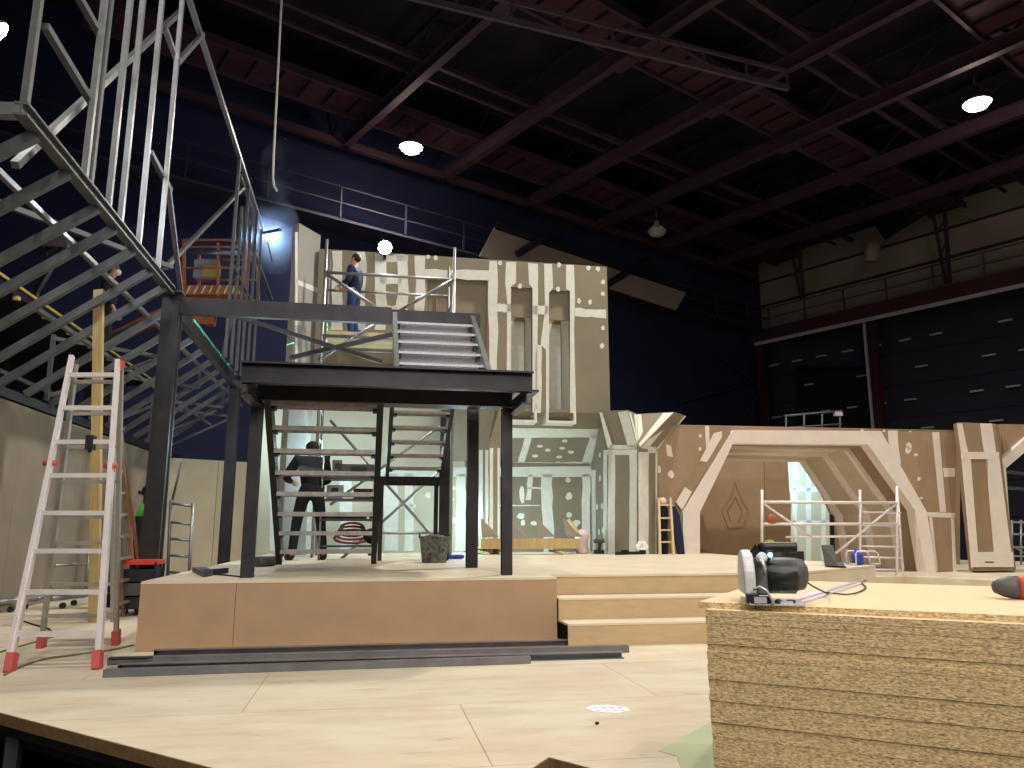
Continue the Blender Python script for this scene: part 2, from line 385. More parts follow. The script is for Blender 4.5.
# ================================================================== ROOF
places = {9.95: 'over the welder and nearest the hanging cable', 13.9: 'ending above the left round lamp', 17.85: 'crossing the middle of the roof',
          21.6: 'passing left of the right round lamp', 25.6: 'passing just right of the right round lamp', 29.5: 'closest to the right gallery'}
for v, txt in places.items():
    g = thing('roof_beam', H(5, v, 13.5), 'long dark red steel roof beam '+txt, 'beam', 'roof beams')
    mb = MB(); mb.ibeam(H(-10, v, 13.72), H(22.3, v, 13.72), .24, .44, .03); mb.build('girder', 'roof_steel', g)
    mb = MB()
    for k in range(11):
        u = -8+k*2.9
        mb.bar(H(u, v, 13.95), H(u+1.45, v, 15.0), .07); mb.bar(H(u+1.45, v, 15.0), H(u+2.9, v, 13.95), .07)
    mb.bar(H(-10, v, 15.05), H(22.3, v, 15.05), .14); mb.build('truss_web', 'roof_dark', g)
    mb = MB(); mb.hbox(12.9, 13.6, v-.22, v+.22, 13.42, 13.5); mb.build('splice_plate', 'roof_steel', g)
stx = {(20.5, 'farthest corrugated roof strip, lit by the left round lamp'), (13.0, 'dark red corrugated roof strip across the middle of the roof'), (6.5, 'dark red corrugated roof strip at the top right corner'), (-.4, 'nearest corrugated roof strip overhead')}
for u, txt in sorted(stx):
    g = thing('roof_walkway', H(u, 15, 14), txt, 'walkway', 'corrugated roof strips')
    mb = MB(); mb.hbox(u-.62, u+.62, 2, VW-1.5, 14.1, 14.16); mb.build('corrugated_sheet', 'roof_red', g)
    mb = MB()
    for k in range(38): mb.hbox(u-.6, u+.6, 3+k*.8, 3.06+k*.8, 14.03, 14.1)
    mb.build('sheet_rib', 'roof_dark', g)
    mb = MB(); mb.hbox(u-.72, u-.62, 2, VW-1.5, 13.95, 14.2); mb.hbox(u+.62, u+.72, 2, VW-1.5, 13.95, 14.2); mb.build('edge_beam', 'roof_steel', g)
for u, txt in ((17.2, 'upper slim roof purlin behind the left round lamp'), (10.0, 'slim roof purlin between two corrugated strips'), (3.2, 'slim roof purlin near the top edge')):
    mb = MB(); mb.hbox(u-.07, u+.07, 2, VW-1.5, 14.0, 14.16); mb.hbox(u+.8, u+.9, 2, VW-1.5, 14.1, 14.2); tag(mb.build('roof_purlin', 'roof_steel'), txt, 'purlin', 'roof purlins')
# far purlin lit by lamp (bright edge line under the left lamp)
mb = MB(); mb.hbox(22.15, 22.35, 3, VW-2, 13.5, 13.75); tag(mb.build('roof_purlin', 'roof_steel'), 'far end purlin just under the left round lamp, catching its light', 'purlin', 'roof purlins')
# suspended ladder truss crossing the top
g = thing('suspended_truss', PZ(640, 50, 12.6), 'thin grey ladder truss hung under the roof at the top', 'truss')
a, b_ = PZ(400, -6, 12.6), PZ(788, 88, 12.6)
mb = MB(); mb.bar(a, b_, .09, .16); mb.bar(a+UP*.5, b_+UP*.5, .07, .1); mb.build('chord', 'rail_steel', g)
for i in range(9):
    t = i/8; q = a.lerp(b_, t); mb = MB(); mb.bar(q, q+UP*.5, .05); mb.build('strut', 'rail_steel', g)
# hanging fabric / scrap under right roof
for pts, txt in (([(860, 205), (925, 215), (885, 240)], 'dark triangular sheet hanging over the right gallery near the paper roll'),):
    mb = MB(); mb.prism([PV(x, y, VW-2) for x, y in pts], HV*.03); tag(mb.build('hanging_sheet', 'roof_dark'), txt, 'sheet')
g = thing('paper_roll', PV(873, 255, VW-1.5), 'pale rolled sheet propped at the railing of the right gallery', 'roll')
mb = MB(); mb.tube(PV(871, 262, VW-1.5), PV(873, 244, VW-1.5), .28, 12, .36); mb.build('roll_body', 'hall_pale', g)
for i, (x, y) in enumerate(((946, 203), (800, 238))):
    g = thing('lattice_hanger', PV(x, y, VW-2.2), ('right' if i == 0 else 'left')+' lattice hanger dropping from the roof to the right gallery', 'hanger', 'gallery lattice hangers')
    top, bot = PV(x-4, y-26, VW-2.2), PV(x+4, y+80-i*20, VW-2.2)
    mb = MB(); mb.bar(top, bot, .12); mb.bar(top+HU*.6, bot+HU*.15, .1); mb.build('chord', 'roof_steel', g)
    mb = MB()
    for k in range(4): mb.bar(top.lerp(bot, k*.2)+HU*.0, (top+HU*.6).lerp(bot+HU*.15, k*.2+.12), .06)
    mb.bar(top.lerp(bot, .3), top+HU*3+UP*.2, .08); mb.bar(top.lerp(bot, .3), top-HU*3+UP*.2, .08); mb.build('lattice', 'roof_steel', g)
# ---- high-bay lamps
def highbay(p, label, on=True):
    g = thing('high_bay_lamp', p, label, 'lamp', 'round roof lamps')
    mb = MB(); mb.lathe(p, [(.37, .02), (.38, .07), (.28, .22), (.12, .34), (.1, .5)], 24); mb.build('lamp_housing', 'rail_steel' if on else 'pale_trim', g)
    mb = MB(); mb.lathe(p+UP*-.035, [(.1, -.1), (.27, -.06), (.365, .05)], 24); mb.build('lamp_lens', 'lamp_warm' if on else 'pale_trim', g)
    mb = MB(); mb.tube(p+UP*.5, p+UP*1.2, .03); mb.build('hanger_rod', 'rail_steel', g)
    return g
def spot(name, p, tgt, power, col, size=1.2, blend=.6, rad=.25):
    l = bpy.data.lights.new(name, 'SPOT'); l.energy = power; l.color = col; l.spot_size = size; l.spot_blend = blend; l.shadow_soft_size = rad
    o = bpy.data.objects.new(name, l); COL.objects.link(o); o.location = Vector(p)
    o.rotation_euler = (Vector(tgt)-Vector(p)).to_track_quat('-Z', 'Y').to_euler(); return o
def point(name, p, power, col, rad=.1):
    l = bpy.data.lights.new(name, 'POINT'); l.energy = power; l.color = col; l.shadow_soft_size = rad
    o = bpy.data.objects.new(name, l); COL.objects.link(o); o.location = Vector(p); return o
WARM = (1., .93, .83); COOL = (.55, .86, 1.); NEUT = (1., .96, .9)
L1 = PZ(411, 148, 13.0); L2 = PZ(977, 104, 13.0); L3 = PZ(657, 233, 13.0)
highbay(L1, 'lit round roof lamp above the middle of the facade')
highbay(L2, 'lit round roof lamp at the upper right')
highbay(L3, 'unlit pale round roof lamp above the dark back wall', False)
# ================================================================== STAGE DECK
dp = [(-7.5, 4.78), (1.75, -3.93), (2.1, -4.4), (2.71, -3.57), (2.94, -3.88), (3.0, -5.0), (7.5, -6.5), (16, -5), (22, 4), (18, 16), (-4, 16), (-7.5, 12)]
mb = MB(); mb.prism([S(r, f, -.06) for r, f in dp], UP*.06)
fl = struct(mb.build('floor', 'deck_ply', None, S(0, 0, 0)))
mb = MB()
for a, b_ in zip(dp, dp[1:6]): mb.bar(S(*a, -.031), S(*b_, -.031), .012, .058)
mb.build('floor_edge', 'deck_edge', fl)
g = thing('deck_frame', S(0, -2.1, GZ), 'dark steel support frame under the front edge of the wooden deck', 'frame')
e0, e1 = Vector((-7.0, 4.42, 0)), Vector((1.6, -3.68, 0)); nd = Vector((.7, .72, 0))*.06
mb = MB(); mb.bar(S(e0.x, e0.y, -.11)+SR*.04+SF*.04, S(e1.x, e1.y, -.11)+SR*.04+SF*.04, .06, .09); mb.build('edge_rail', 'galv_dull', g)
for t in (.62, .8, .9, .985):
    q = e0.lerp(e1, t)+nd; mb = MB(); mb.bar(S(q.x, q.y, GZ), S(q.x, q.y, -.16), .07); mb.build('post', 'galv_dull', g)
mb = MB(); mb.bar(S(e0.x+.3, e0.y+.3, -.36), S(e1.x+.3, e1.y+.3, -.36), .05); mb.bar(S(2.7, -3.4, -.12), S(3.0, -3.8, -.12), .06); mb.build('lower_rail', 'galv_dull', g)
mat('green_tint', srgb(176, 184, 146), .6, 0, .06, 3)
mb = MB(); mb.prism([PZ(x, y, .0005) for x, y in ((658, 751), (712, 721), (740, 735), (740, 790), (690, 790), (676, 756))], UP*.0015); struct(mb.build('floor_patch', 'green_tint', fl))
# ---- platform
PH = .57
pp = [(0, 0), (3.62, 0), (3.62, .33), (6.25, .33), (8.05, 1.6), (8.2, 8.6), (.05, 8.6)]
g = thing('stage_platform', S(2, 3, 0), 'raised wooden stage platform with brown board front carrying the steel stairs', 'platform')
mb = MB(); mb.prism([S(r, f, PH-.022) for r, f in pp], UP*.022); mb.build('top_sheet', 'platform_top', g)
mb = MB(); mb.sbox(.0, .772, .0, .02, 0.002, PH-.024); mb.build('front_panel', 'riser_board', g)
mb = MB(); mb.sbox(.776, 3.62, .0, .02, 0.002, PH-.024); mb.build('front_panel', 'riser_board', g)
mb = MB(); mb.hexa([S(0, .022, .002), S(.02, .022, .002), S(.07, 8.6, .002), S(.05, 8.6, .002), S(0, .022, PH-.024), S(.02, .022, PH-.024), S(.07, 8.6, PH-.024), S(.05, 8.6, PH-.024)])
mb.build('side_panel', 'riser_board', g)
mb = MB(); mb.sbox(3.6, 3.62, .02, .33, .002, PH-.024); mb.sbox(3.62, 6.25, .34, .36, .38, PH-.024); mb.build('front_panel', 'step_board', g)
mb = MB(); mb.bar(S(6.25, .35, .27), S(8.03, 1.6, .27), .02, .55); mb.bar(S(8.04, 1.6, .27), S(8.17, 8.5, .27), .02, .55); mb.build('corner_panel', 'platform_top', g)
for (f0, f1, z0, z1, r1, lb) in ((-.37, .33, 0.0, .19, 7.0, 'lowest wide timber step beside the platform'), (-.03, .33, .19, .38, 6.8, 'upper timber step just below the platform top')):
    t = thing('timber_step', S(4.8, f0, z0), lb, 'step')
    mb = MB(); mb.sbox(3.63, r1, f0, f1, z1-.018, z1); mb.build('tread', 'platform_top', t, None)
    mb = MB(); mb.sbox(3.63, r1, f0+.004, f0+.022, z0+.001, z1-.019); mb.build('riser', 'step_board', t)
# right lower floor platform
mb = MB(); mb.prism([S(8.25, 3.0, .0), S(9.8, 5.2, 0), S(11.3, 5.4, 0), S(12.3, 3.4, 0), S(18, 1.0, 0), S(20, 9, 0), S(16, 15, 0), S(8.3, 15, 0)], UP*.19)
tag(mb.build('stage_platform', ['deck_wood']), 'low wooden platform under the right arch and column', 'platform')
# ================================================================== LEFT WALL + STEEL SKELETON
g = thing('panel_wall', S(-2.6, 6, 0), 'long low grey-brown panel wall along the left of the stage', 'wall')
g['kind'] = 'structure'
f = 1.2; i = 0
while f < 13.0:
    mb = MB(); mb.sbox(-2.6, -2.55, f, f+1.215, 0, 2.57); mb.build('panel', 'wall_panel', g); f += 1.22
mb = MB(); mb.sbox(-2.66, -2.6, 1.2, 13.1, .05, 2.5); mb.build('backing', 'timber', g)
g = thing('panel_wall', S(-1, 13.2, 0), 'pale beige panel wall closing the back left corner of the stage', 'wall'); g['kind'] = 'structure'
for k in range(3):
    mb = MB(); a = Vector((-2.55+k*.98, 11.0+k*.55)); b_ = Vector((-2.55+k*.98+.97, 11.0+k*.55+.545))
    mb.bar(S(a.x, a.y, 1.29), S(b_.x, b_.y, 1.29), .04, 2.57); mb.build('panel', 'wall_panel_pale', g)
g = thing('steel_skeleton', S(-1.5, 4, 2.6), 'big galvanised steel tube skeleton rising over the left wall', 'frame')
def part(fn, name, m_, par, lab=None):
    mb = MB(); fn(mb); o = mb.build(name, m_, par)
    if lab: o['label'] = lab
    return o
CR, CZ_ = -.8, 4.12
part(lambda q: (q.ibeam(S(CR, -1.3, CZ_), S(CR, 3.3, CZ_), .1, .11, .02)), 'main_chord', 'galv_dull', g)
part(lambda q: (q.bar(S(-2.6, 1.2, 2.66), S(-2.6, 12.9, 2.66), .1, .12)), 'wall_rail', 'dark_steel', g)
part(lambda q: (q.bar(S(-1.25, -1.2, 3.93), S(-1.22, 12, 3.93), .05, .05)), 'upper_purlin', 'galv', g)
part(lambda q: (q.bar(S(-1.9, 2.0, 3.46), S(-1.9, 12, 3.46), .05, .05)), 'lower_purlin', 'galv', g)
part(lambda q: (q.bar(S(CR, 2.85, 8.2), S(CR, 11, 7.95), .07, .07)), 'top_chord', 'galv', g)
part(lambda q: (q.bar(S(CR, -1.25, 4.12), S(-2.4, -1.25, 4.0), .09, .1)), 'end_rail', 'galv', g)
rf = [-1.0, -.33, .42, .95, 1.6, 2.3, 2.95, 3.7, 4.5, 5.3, 6.1, 6.9, 7.7, 8.5, 9.3, 10.1]
for f in rf:
    part(lambda q: q.bar(S(CR, f, CZ_-.06), S(-2.58, f, 2.74), .075, .085), 'rafter', 'galv_dull', g)
for f, top in ((-1.2, 6), (.08, 6.6), (.22, 6.6), (.76, 7), (1.15, 7.3), (1.82, 7.7), (2.66, 8.4)):
    part(lambda q: q.bar(S(CR-.02, f, CZ_+.04), S(CR-.02, f+.02, top), .052, .058), 'stud', 'galv_dull' if f in (-1.2, .22) else 'galv', g)
for f, z0, z1 in ((7.3, 4.1, 8.02), (7.9, 4.1, 7.3), (8.5, 4.1, 8.0), (9.1, 4.1, 7.4), (9.8, 4.1, 7.95), (10.6, 4.1, 7.9)):
    part(lambda q: q.bar(S(CR, f, z0), S(CR, f, z1), .055, .06), 'stud', 'galv_dull', g)
part(lambda q: q.bar(S(CR, 7.3, 5.9), S(CR, 10.8, 5.9), .05), 'cross_rail', 'galv_dull', g)
part(lambda q: q.bar(S(CR, 10.7, 7.85), S(.05, 7.2, 6.6), .05), 'cross_rail', 'galv_dull', g)
for a, b_, mm in (((-1.0, 15, 165), (-1.0, 180, 12), 'galv'), ((-.86, 45, 26), (-.86, 95, 108), 'galv_dull'), ((-.86, 78, -4), (-.86, 103, 40), 'galv_dull'), ((-.86, 165, 28), (-.86, 178, 64), 'galv'),
                  ((-.8, 178, 62), (-.8, 203, 34), 'galv'), ((-.86, 150, 152), (-.86, 170, 190), 'galv_dull'), ((-.86, 168, 185), (-.86, 181, 292), 'galv_dull'), ((-1.2, 165, 268), (-.86, 245, 186), 'galv'),
                  ((-.86, 240, 175), (-.86, 262, 236), 'galv'), ((-.86, 250, 240), (-.86, 272, 300), 'galv'), ((-.9, 222, 360), (-.9, 232, 315), 'galv')):
    part(lambda q: q.bar(PR(*a[1:], a[0]), PR(*b_[1:], b_[0]), .06), 'brace', mm, g)
for f in (3.9, 6.5, 8.9, 10.3):
    part(lambda q: (q.bar(S(-2.4, f, 2.7), S(-2.4, f, 3.6), .05), q.bar(S(-2.4, f, 3.55), S(-1.3, f+1.2, 3.6), .05), q.bar(S(-1.3, f+1.2, 3.6), S(-1.3, f+1.2, 3.9), .05), q.bar(S(-2.4, f, 2.75), S(-1.4, f+1, 3.5), .045)), 'web_strut', 'galv_dull', g)
part(lambda q: q.bar(S(-3.0, .0, 4.4), S(-.9, 3.6, 4.55), .06), 'cross_tie', 'galv_dull', g)
part(lambda q: (q.bar(S(-3.3, 1.5, 2.2), S(-3.3, 1.5, 4.1), .06), q.bar(S(-3.3, 2.9, 2.2), S(-3.3, 2.9, 4.1), .06), q.bar(S(-3.3, 1.5, 3.2), S(-3.3, 7, 3.2), .06), q.bar(S(-3.3, 1.5, 4.1), S(-3.3, 4.4, 2.4), .05)), 'rear_bracing', 'galv_dull', g)
# raised walkway behind the skeleton with yellow nosing
g = thing('raised_walkway', S(-3.4, 4, 3.0), 'dark raised walkway with a yellow edge strip behind the left skeleton', 'walkway')
part(lambda q: q.sbox(-5.2, -2.86, .5, 10.5, 4.08, 4.2), 'walkway_deck', 'roof_dark', g)
part(lambda q: q.sbox(-2.86, -2.83, .5, 10.5, 4.19, 4.225), 'nosing', 'yellow_sign', g)
for k in range(10):
    part(lambda q: q.sbox(-2.9, -2.83, .9+k*.95, .98+k*.95, 4.03, 4.08), 'bracket', 'timber', g)
for k in range(4): part(lambda q: q.sbox(-4.3, -4.2, .8+k*3, .9+k*3, GZ, 4.08), 'support_leg', 'dark_steel', g)
part(lambda q: q.sbox(-4.6, -4.55, 0, 11, .1, 4.0), 'back_cladding', 'black_paint', g)
# ================================================================== UPPER STEEL FRAME
g = thing('steel_gantry', S(-.8, 3.4, 0), 'tall dark steel frame with a green laser line on its side beam', 'frame')
def column(par, r, f, z0, z1, w=.15, nm='post', mm='dark_steel'):
    return part(lambda q: (q.bar(S(r-w*.36, f, z0), S(r-w*.36, f, z1), w*.7, w*.28, SF), q.bar(S(r+w*.36, f, z0), S(r+w*.36, f, z1), w*.7, w*.28, SF),
        q.bar(S(r, f, z0), S(r, f, z1), w*.06, w, SF)) if False else (q.sbox(r-w/2, r+w/2, f-w/2, f-w*.32, z0, z1), q.sbox(r-w/2, r+w/2, f+w*.32, f+w/2, z0, z1), q.sbox(r-w*.42, r+w*.42, f-w*.32, f+w*.32, z0, z1)), nm, mm, par)
column(g, -.8, 3.42, 0, 4.0, .22); column(g, -.86, 8.9, 0, 3.92, .2)
part(lambda q: q.channel(S(-.92, 3.4, 3.95), S(2.1, 3.4, 3.95), .1, .23, -SF), 'front_beam', 'dark_steel', g)
part(lambda q: q.channel(S(2.1, 3.72, 4.03), S(3.4, 3.72, 4.03), .1, .2, -SF), 'front_beam', 'dark_steel', g)
part(lambda q: q.bar(S(-.82, 3.5, 4.0), S(-.88, 9.0, 3.96), .1, .24), 'side_beam', 'dark_steel', g)
part(lambda q: q.bar(S(-.9, 8.9, 3.95), S(.6, 8.2, 3.95), .1, .2), 'back_beam', 'dark_steel', g)
part(lambda q: q.bar(PF(229, 314, 5), PF(382, 362, 5), .06), 'brace', 'dark_steel', g); part(lambda q: q.bar(PF(290, 358, 5.2), PF(394, 334, 5.2), .07), 'brace', 'dark_steel', g)
part(lambda q: q.sbox(-.95, -.66, 3.26, 3.5, 4.1, 4.13), 'cap_plate', 'dark_steel', g)
# ================================================================== LANDING
g = thing('steel_landing', S(2, .4, PH), 'dark steel landing on four posts at the head of the lower stairs', 'landing')
column(g, .8, .4, PH, 2.21, .11); column(g, 3.22, .42, PH, 2.21, .1); column(g, 3.08, 1.98, PH, 2.75, .13); column(g, 2.96, 4.2, PH, 2.75, .14)
part(lambda q: (q.channel(S(.74, -.3, 2.35), S(3.34, -.3, 2.35), .1, .19, SF, .016)), 'front_channel', 'black_steel', g)
part(lambda q: (q.bar(S(.8, .36, 2.3), S(3.26, .36, 2.3), .08, .17)), 'cross_beam', 'dark_steel', g)
part(lambda q: q.ibeam(S(.8, -.3, 2.2), S(.8, .42, 2.2), .09, .12, .015), 'side_beam', 'dark_steel', g); part(lambda q: q.ibeam(S(3.28, -.3, 2.2), S(3.28, .42, 2.2), .09, .12, .015), 'side_beam', 'dark_steel', g)
part(lambda q: q.sbox(.75, 3.33, -.2, 1.75, 2.40, 2.43), 'deck_plate', 'black_steel', g)
part(lambda q: q.sbox(.66, .74, -.2, .1, 2.28, 2.3), 'corner_bracket', 'dark_steel', g); part(lambda q: q.sbox(3.34, 3.42, -.2, .1, 2.28, 2.3), 'corner_bracket', 'dark_steel', g)
# ================================================================== STAIRS
def stairs(label, r0, r1, p0, p1, n, sm, tm, depth=.24, th=.035, sw=.05, sh=.18, riser=False):
    # p0 = (f, z) at the foot, p1 = (f, z) at the head
    g = thing('steel_stairs', S((r0+r1)/2, p0[0], p0[1]), label, 'stairs')
    for r in (r0+sw/2, r1-sw/2):
        part(lambda q: q.bar(S(r, p0[0], p0[1]+sh*.55), S(r, p1[0], p1[1]), sw, sh), 'stringer', sm, g)
    for k in range(1, n+1):
        t = k/(n+.6); f = p0[0]+(p1[0]-p0[0])*t; z = p0[1]+(p1[1]-p0[1])*t
        def tr(q):
            q.sbox(r0+sw, r1-sw, f-depth/2, f+depth/2, z-.006, z)
            q.sbox(r0+sw, r1-sw, f-depth/2, f-depth/2+.008, z-th, z-.006); q.sbox(r0+sw, r1-sw, f+depth/2-.008, f+depth/2, z-th, z-.006)
            if riser: q.bar(S(r0+sw, f+depth*.3, z-.07), S(r1-sw, f+depth*.3, z-.07), .004, riser)
        tp = part(tr, 'tread', tm, g)
        for r in (r0+sw+.02, r1-sw-.02): part(lambda q: q.sbox(r-.02, r+.02, f-depth*.35, f+depth*.35, z-th-.025, z-.012), 'tread_bracket', 'black_steel', tp)
    return g
stairs('lower steel stairs rising from the platform up to the landing', .84, 1.99, (2.4, PH), (.5, 2.36), 8, 'black_steel', 'tread_dark', .24, .045, .065, .19)
stairs('upper steel stairs with bright chequer treads climbing from the landing', 2.12, 3.3, (1.55, 2.43), (3.62, 3.98), 7, 'galv', 'gunmetal_tread', .3, .03, .06, .2, .15)
stairs('narrow rear steel stairs half hidden behind the lower stairs', 2.1, 2.92, (4.2, 1.72), (2.3, 2.75), 6, 'black_steel', 'tread_dark')
g = thing('steel_trestle', S(2.5, 4.2, PH), 'black steel trestle carrying the foot of the rear stairs', 'trestle')
part(lambda q: q.bar(S(2.0, 4.2, 1.7), S(2.9, 4.2, 1.7), .06, .13), 'top_beam', 'black_steel', g)
for r in (2.05, 2.84): part(lambda q: q.bar(S(r, 4.2, PH), S(r, 4.2, 1.64), .06), 'leg', 'black_steel', g)
# ================================================================== FACADE
FF = 7.0
g = thing('plasterboard_facade', S(3.6, FF, PH), 'tall plasterboard facade with white filler stripes and two slot windows', 'facade')
def pf(x, y): return PF(x, y, FF)
rt = lambda x, y, f=FF: toS(PF(x, y, f))
W0, W1, WT, WB = .80, 6.42, 6.2, 3.22
def opening_wall(par, r0, r1, z0, z1, f, holes, th, name, mm):
    rs = sorted(set([r0, r1]+[h[0] for h in holes]+[h[1] for h in holes])); mb = MB()
    for a, b_ in zip(rs, rs[1:]):
        hs = sorted([(h[2], h[3]) for h in holes if h[0] <= a+1e-6 and h[1] >= b_-1e-6]); z = z0
        for lo, hi in hs:
            if lo > z+1e-4: mb.sbox(a, b_, f, f+th, z, lo)
            z = hi
        if z < z1-1e-4: mb.sbox(a, b_, f, f+th, z, z1)
    return mb.build(name, mm, par)
def hole(x0, y0, x1, y1, f=FF):
    a = rt(x0, y1, f); b_ = rt(x1, y0, f); return (a.x, b_.x, a.z, b_.z)
H1, H2, H3 = hole(511, 288, 532, 429), hole(549.5, 291, 569.5, 428), hole(424, 279, 489, 380)
H1 = (H1[0], H1[1], WB-.16, H1[3]); H2 = (H2[0], H2[1], WB-.16, H2[3])
opening_wall(g, W0, W1, WB, WT, FF, [H1, H2, H3], .12, 'board_skin', 'plasterboard')
for hh, ymid in ((H1, 317), (H2, 318)):
    zc = rt(540, ymid).z
    part(lambda q: q.sbox(hh[0], hh[1], FF+.09, FF+.13, zc, hh[3]), 'slot_head_board', 'plasterboard', g)
    part(lambda q: (q.sbox(hh[0]-.02, hh[0], FF+.12, FF+.75, WB-.1, hh[3]), q.sbox(hh[1], hh[1]+.02, FF+.12, FF+.75, WB-.1, hh[3])), 'slot_reveal', 'compound', g)
    part(lambda q: q.sbox(hh[0]-.3, hh[1]+.4, FF+.75, FF+.78, WB-.1, hh[3]), 'slot_back_board', 'plasterboard_warm', g)
    part(lambda q: q.sbox(hh[0]+.12, hh[1]-.02, FF+.70, FF+.74, WB-.1, hh[3]-.5), 'slot_filler', 'compound', g)
part(lambda q: q.sbox(H3[0]-.02, H3[1]+.02, FF+.12, FF+.15, H3[2], H3[3]), 'recess_board', 'plasterboard', g)
part(lambda q: (q.sbox(H3[0], H3[0]+.025, FF+.02, FF+.12, H3[2], H3[3]), q.sbox(H3[1]-.025, H3[1], FF+.02, FF+.12, H3[2], H3[3]), q.sbox((H3[0]+H3[1])/2-.4, (H3[0]+H3[1])/2-.38, FF+.09, FF+.12, H3[2], H3[3]-.15)), 'recess_trim', 'plasterboard_warm', g)
random.seed(11)
ups = [rough_strip(332, 342, 251, 330), rough_strip(356, 366, 252, 330), rough_strip(375, 386, 254, 330), rough_strip(397, 408, 255, 330), hstrip(375, 408, 255, 262), hstrip(380, 402, 276, 284), hstrip(383, 396, 306, 312),
       rough_strip(415, 425, 256, 335), hstrip(424, 489, 269, 278, dy=2), rough_strip(489, 497.5, 261, 400), hstrip(497, 511, 304, 312), hstrip(533, 549, 306, 314),
       [(506, 262), (516, 262), (516, 283), (511, 287), (511, 413), (506.5, 413), (507, 300), (505, 283)], [(528, 263), (538, 264), (538, 300), (536.5, 413), (532.5, 413), (532.5, 288), (529, 284)],
       [(544, 264), (552, 264), (553, 288), (549, 293), (549, 413), (546, 413), (546, 350), (541, 345), (541, 340), (545, 310)], [(566, 265), (574, 265), (575, 300), (574, 330), (576, 413), (570, 413), (570, 291), (566, 289)], rough_strip(535, 541, 345, 413, 1, 7),
       hstrip(575, 606, 308, 316, dy=2)]
for x, y in ((590, 302), (579, 301), (603, 282), (603, 294), (603, 328), (602, 346), (500, 263), (520, 286), (558, 289), (559, 265), (428, 257), (436, 258), (598, 269), (588, 268)): ups.append(blob(x, y, 2.2, 2.6))
mb = MB(); decal(mb, ups, pf, NF); mb.build('joint_filler', 'compound', g)
# soffit and alcove under the facade
FB = 8.3
zb = lambda f, y: toS(PF(540, y, f)).z
SZ0, SZ1 = WB, 2.36
def soffit(x, y):   # sloping plane through (f=FF+.02,z=SZ0) and (f=FB,z=SZ1)
    n = (SF*(SZ0-SZ1)+UP*(FB-FF-.02)).normalized(); return PL(x, y, S(0, FF+.02, SZ0), n)
sn = -(SF*(SZ0-SZ1)+UP*(FB-FF-.02)).normalized()
part(lambda q: q.hexa([S(3.4, FF+.02, SZ0), S(6.42, FF+.02, SZ0), S(6.42, FB, SZ1), S(3.4, FB, SZ1), S(3.4, FF+.02, SZ0+.06), S(6.42, FF+.02, SZ0+.06), S(6.42, FB, SZ1+.06), S(3.4, FB, SZ1+.06)]), 'sloping_soffit', 'plasterboard', g)
mb = MB(); decal(mb, [hstrip(487, 601, 428, 437, dy=1), rough_strip(525, 532, 437, 466, .6, 4, -8), hstrip(488, 592, 462, 469), rough_strip(592, 603, 430, 464, .6, 5, -11), rough_strip(488, 496, 418, 464, .6, 5, -6)]+[blob(x, y, 3, 1.5) for x, y in ((540, 446), (548, 450), (562, 448), (571, 452), (559, 457), (535, 456), (558, 463), (565, 441))], soffit, sn); mb.build('soffit_filler', 'compound', g)
mb = MB()
for hx0, hx1 in ((511, 533), (549, 571)):
    hh = hole(hx0-3, 288, hx1+3, 426); mb.sbox(hh[0], hh[0]+.05, FF-.02, FF+.35, WB-.22, WB+.02); mb.sbox(hh[1]-.05, hh[1], FF-.02, FF+.35, WB-.22, WB+.02); mb.sbox(hh[0]+.05, hh[1]-.05, FF-.02, FF+.35, WB-.22, WB-.17)
mb.build('slot_sill_box', 'compound', g)
part(lambda q: q.sbox(3.75, 6.35, FB, FB+.08, PH, SZ1+.1), 'alcove_back_board', 'plasterboard', g)
part(lambda q: q.sbox(-.4, 3.75, FB, FB+.08, PH, SZ0+.3), 'alcove_back_board', 'wall_panel_pale', g)
pb = lambda x, y: PF(x, y, FB-.001)
ds = [hstrip(300, 594, 467, 477), rough_strip(541, 552, 474, 552, 1, 8, 2), rough_strip(582, 590, 474, 553, .8), rough_strip(528, 533, 474, 500, .6, 4, -2), rough_strip(484, 498, 474, 550, 1), rough_strip(384, 398, 474, 551, 1), rough_strip(404, 413, 474, 551, 1), rough_strip(456, 466, 474, 551, 1), rough_strip(296, 312, 470, 551, 1), rough_strip(340, 352, 470, 551, 1), rough_strip(270, 282, 470, 551, 1),
      hstrip(527, 541, 487, 489, .3), hstrip(498, 540, 505, 506, .2)]
for x, y, a, b_ in ((568, 480, 2.5, 3), (569, 496, 3.5, 4), (569, 515, 3, 3), (576, 523, 4, 4), (522, 495, 2.5, 10), (521, 516, 4, 3), (523, 523, 2.5, 3), (534, 523, 4, 2.5), (412, 506, 4, 3), (450, 500, 4, 3), (453, 520, 4, 3), (447, 512, 3, 3), (428, 495, 3, 3), (452, 488, 4, 3)): ds.append(blob(x, y, a, b_))
mb = MB(); decal(mb, ds, pb, NF); mb.build('alcove_filler', 'compound', g)
# right return wall of the alcove (angled towards the column)
A0, A1 = Vector((6.32, FB, 0)), Vector((6.3, 6.75, 0))
a_w = toS(PF(592, 500, FB)).x; c_w = toS(PF(607, 500, 6.75)).x
p0, p1 = S(a_w, FB, 0), S(c_w, 6.78, 0); dn = (p1-p0).normalized(); wn = Vector((-dn.y, dn.x, 0));
if wn.dot(-p0) < 0: wn = -wn
part(lambda q: q.prism([p0+UP*PH, p1+UP*PH, p1+UP*3.0, p0+UP*3.0], -wn*.06), 'return_wall', 'plasterboard', g)
rw = lambda x, y: PL(x, y, p0, wn)
mb = MB(); decal(mb, [rough_strip(590.5, 594, 470, 553, .3), rough_strip(603.5, 607, 450, 554, .3), rough_strip(594.5, 595.5, 470, 553, .1)]+[blob(x, y, .9, 3.2) for x, y in ((597, 507), (602, 506), (599, 532), (603, 530), (600, 478), (600, 455))], rw, wn); mb.build('return_filler', 'compound', g)
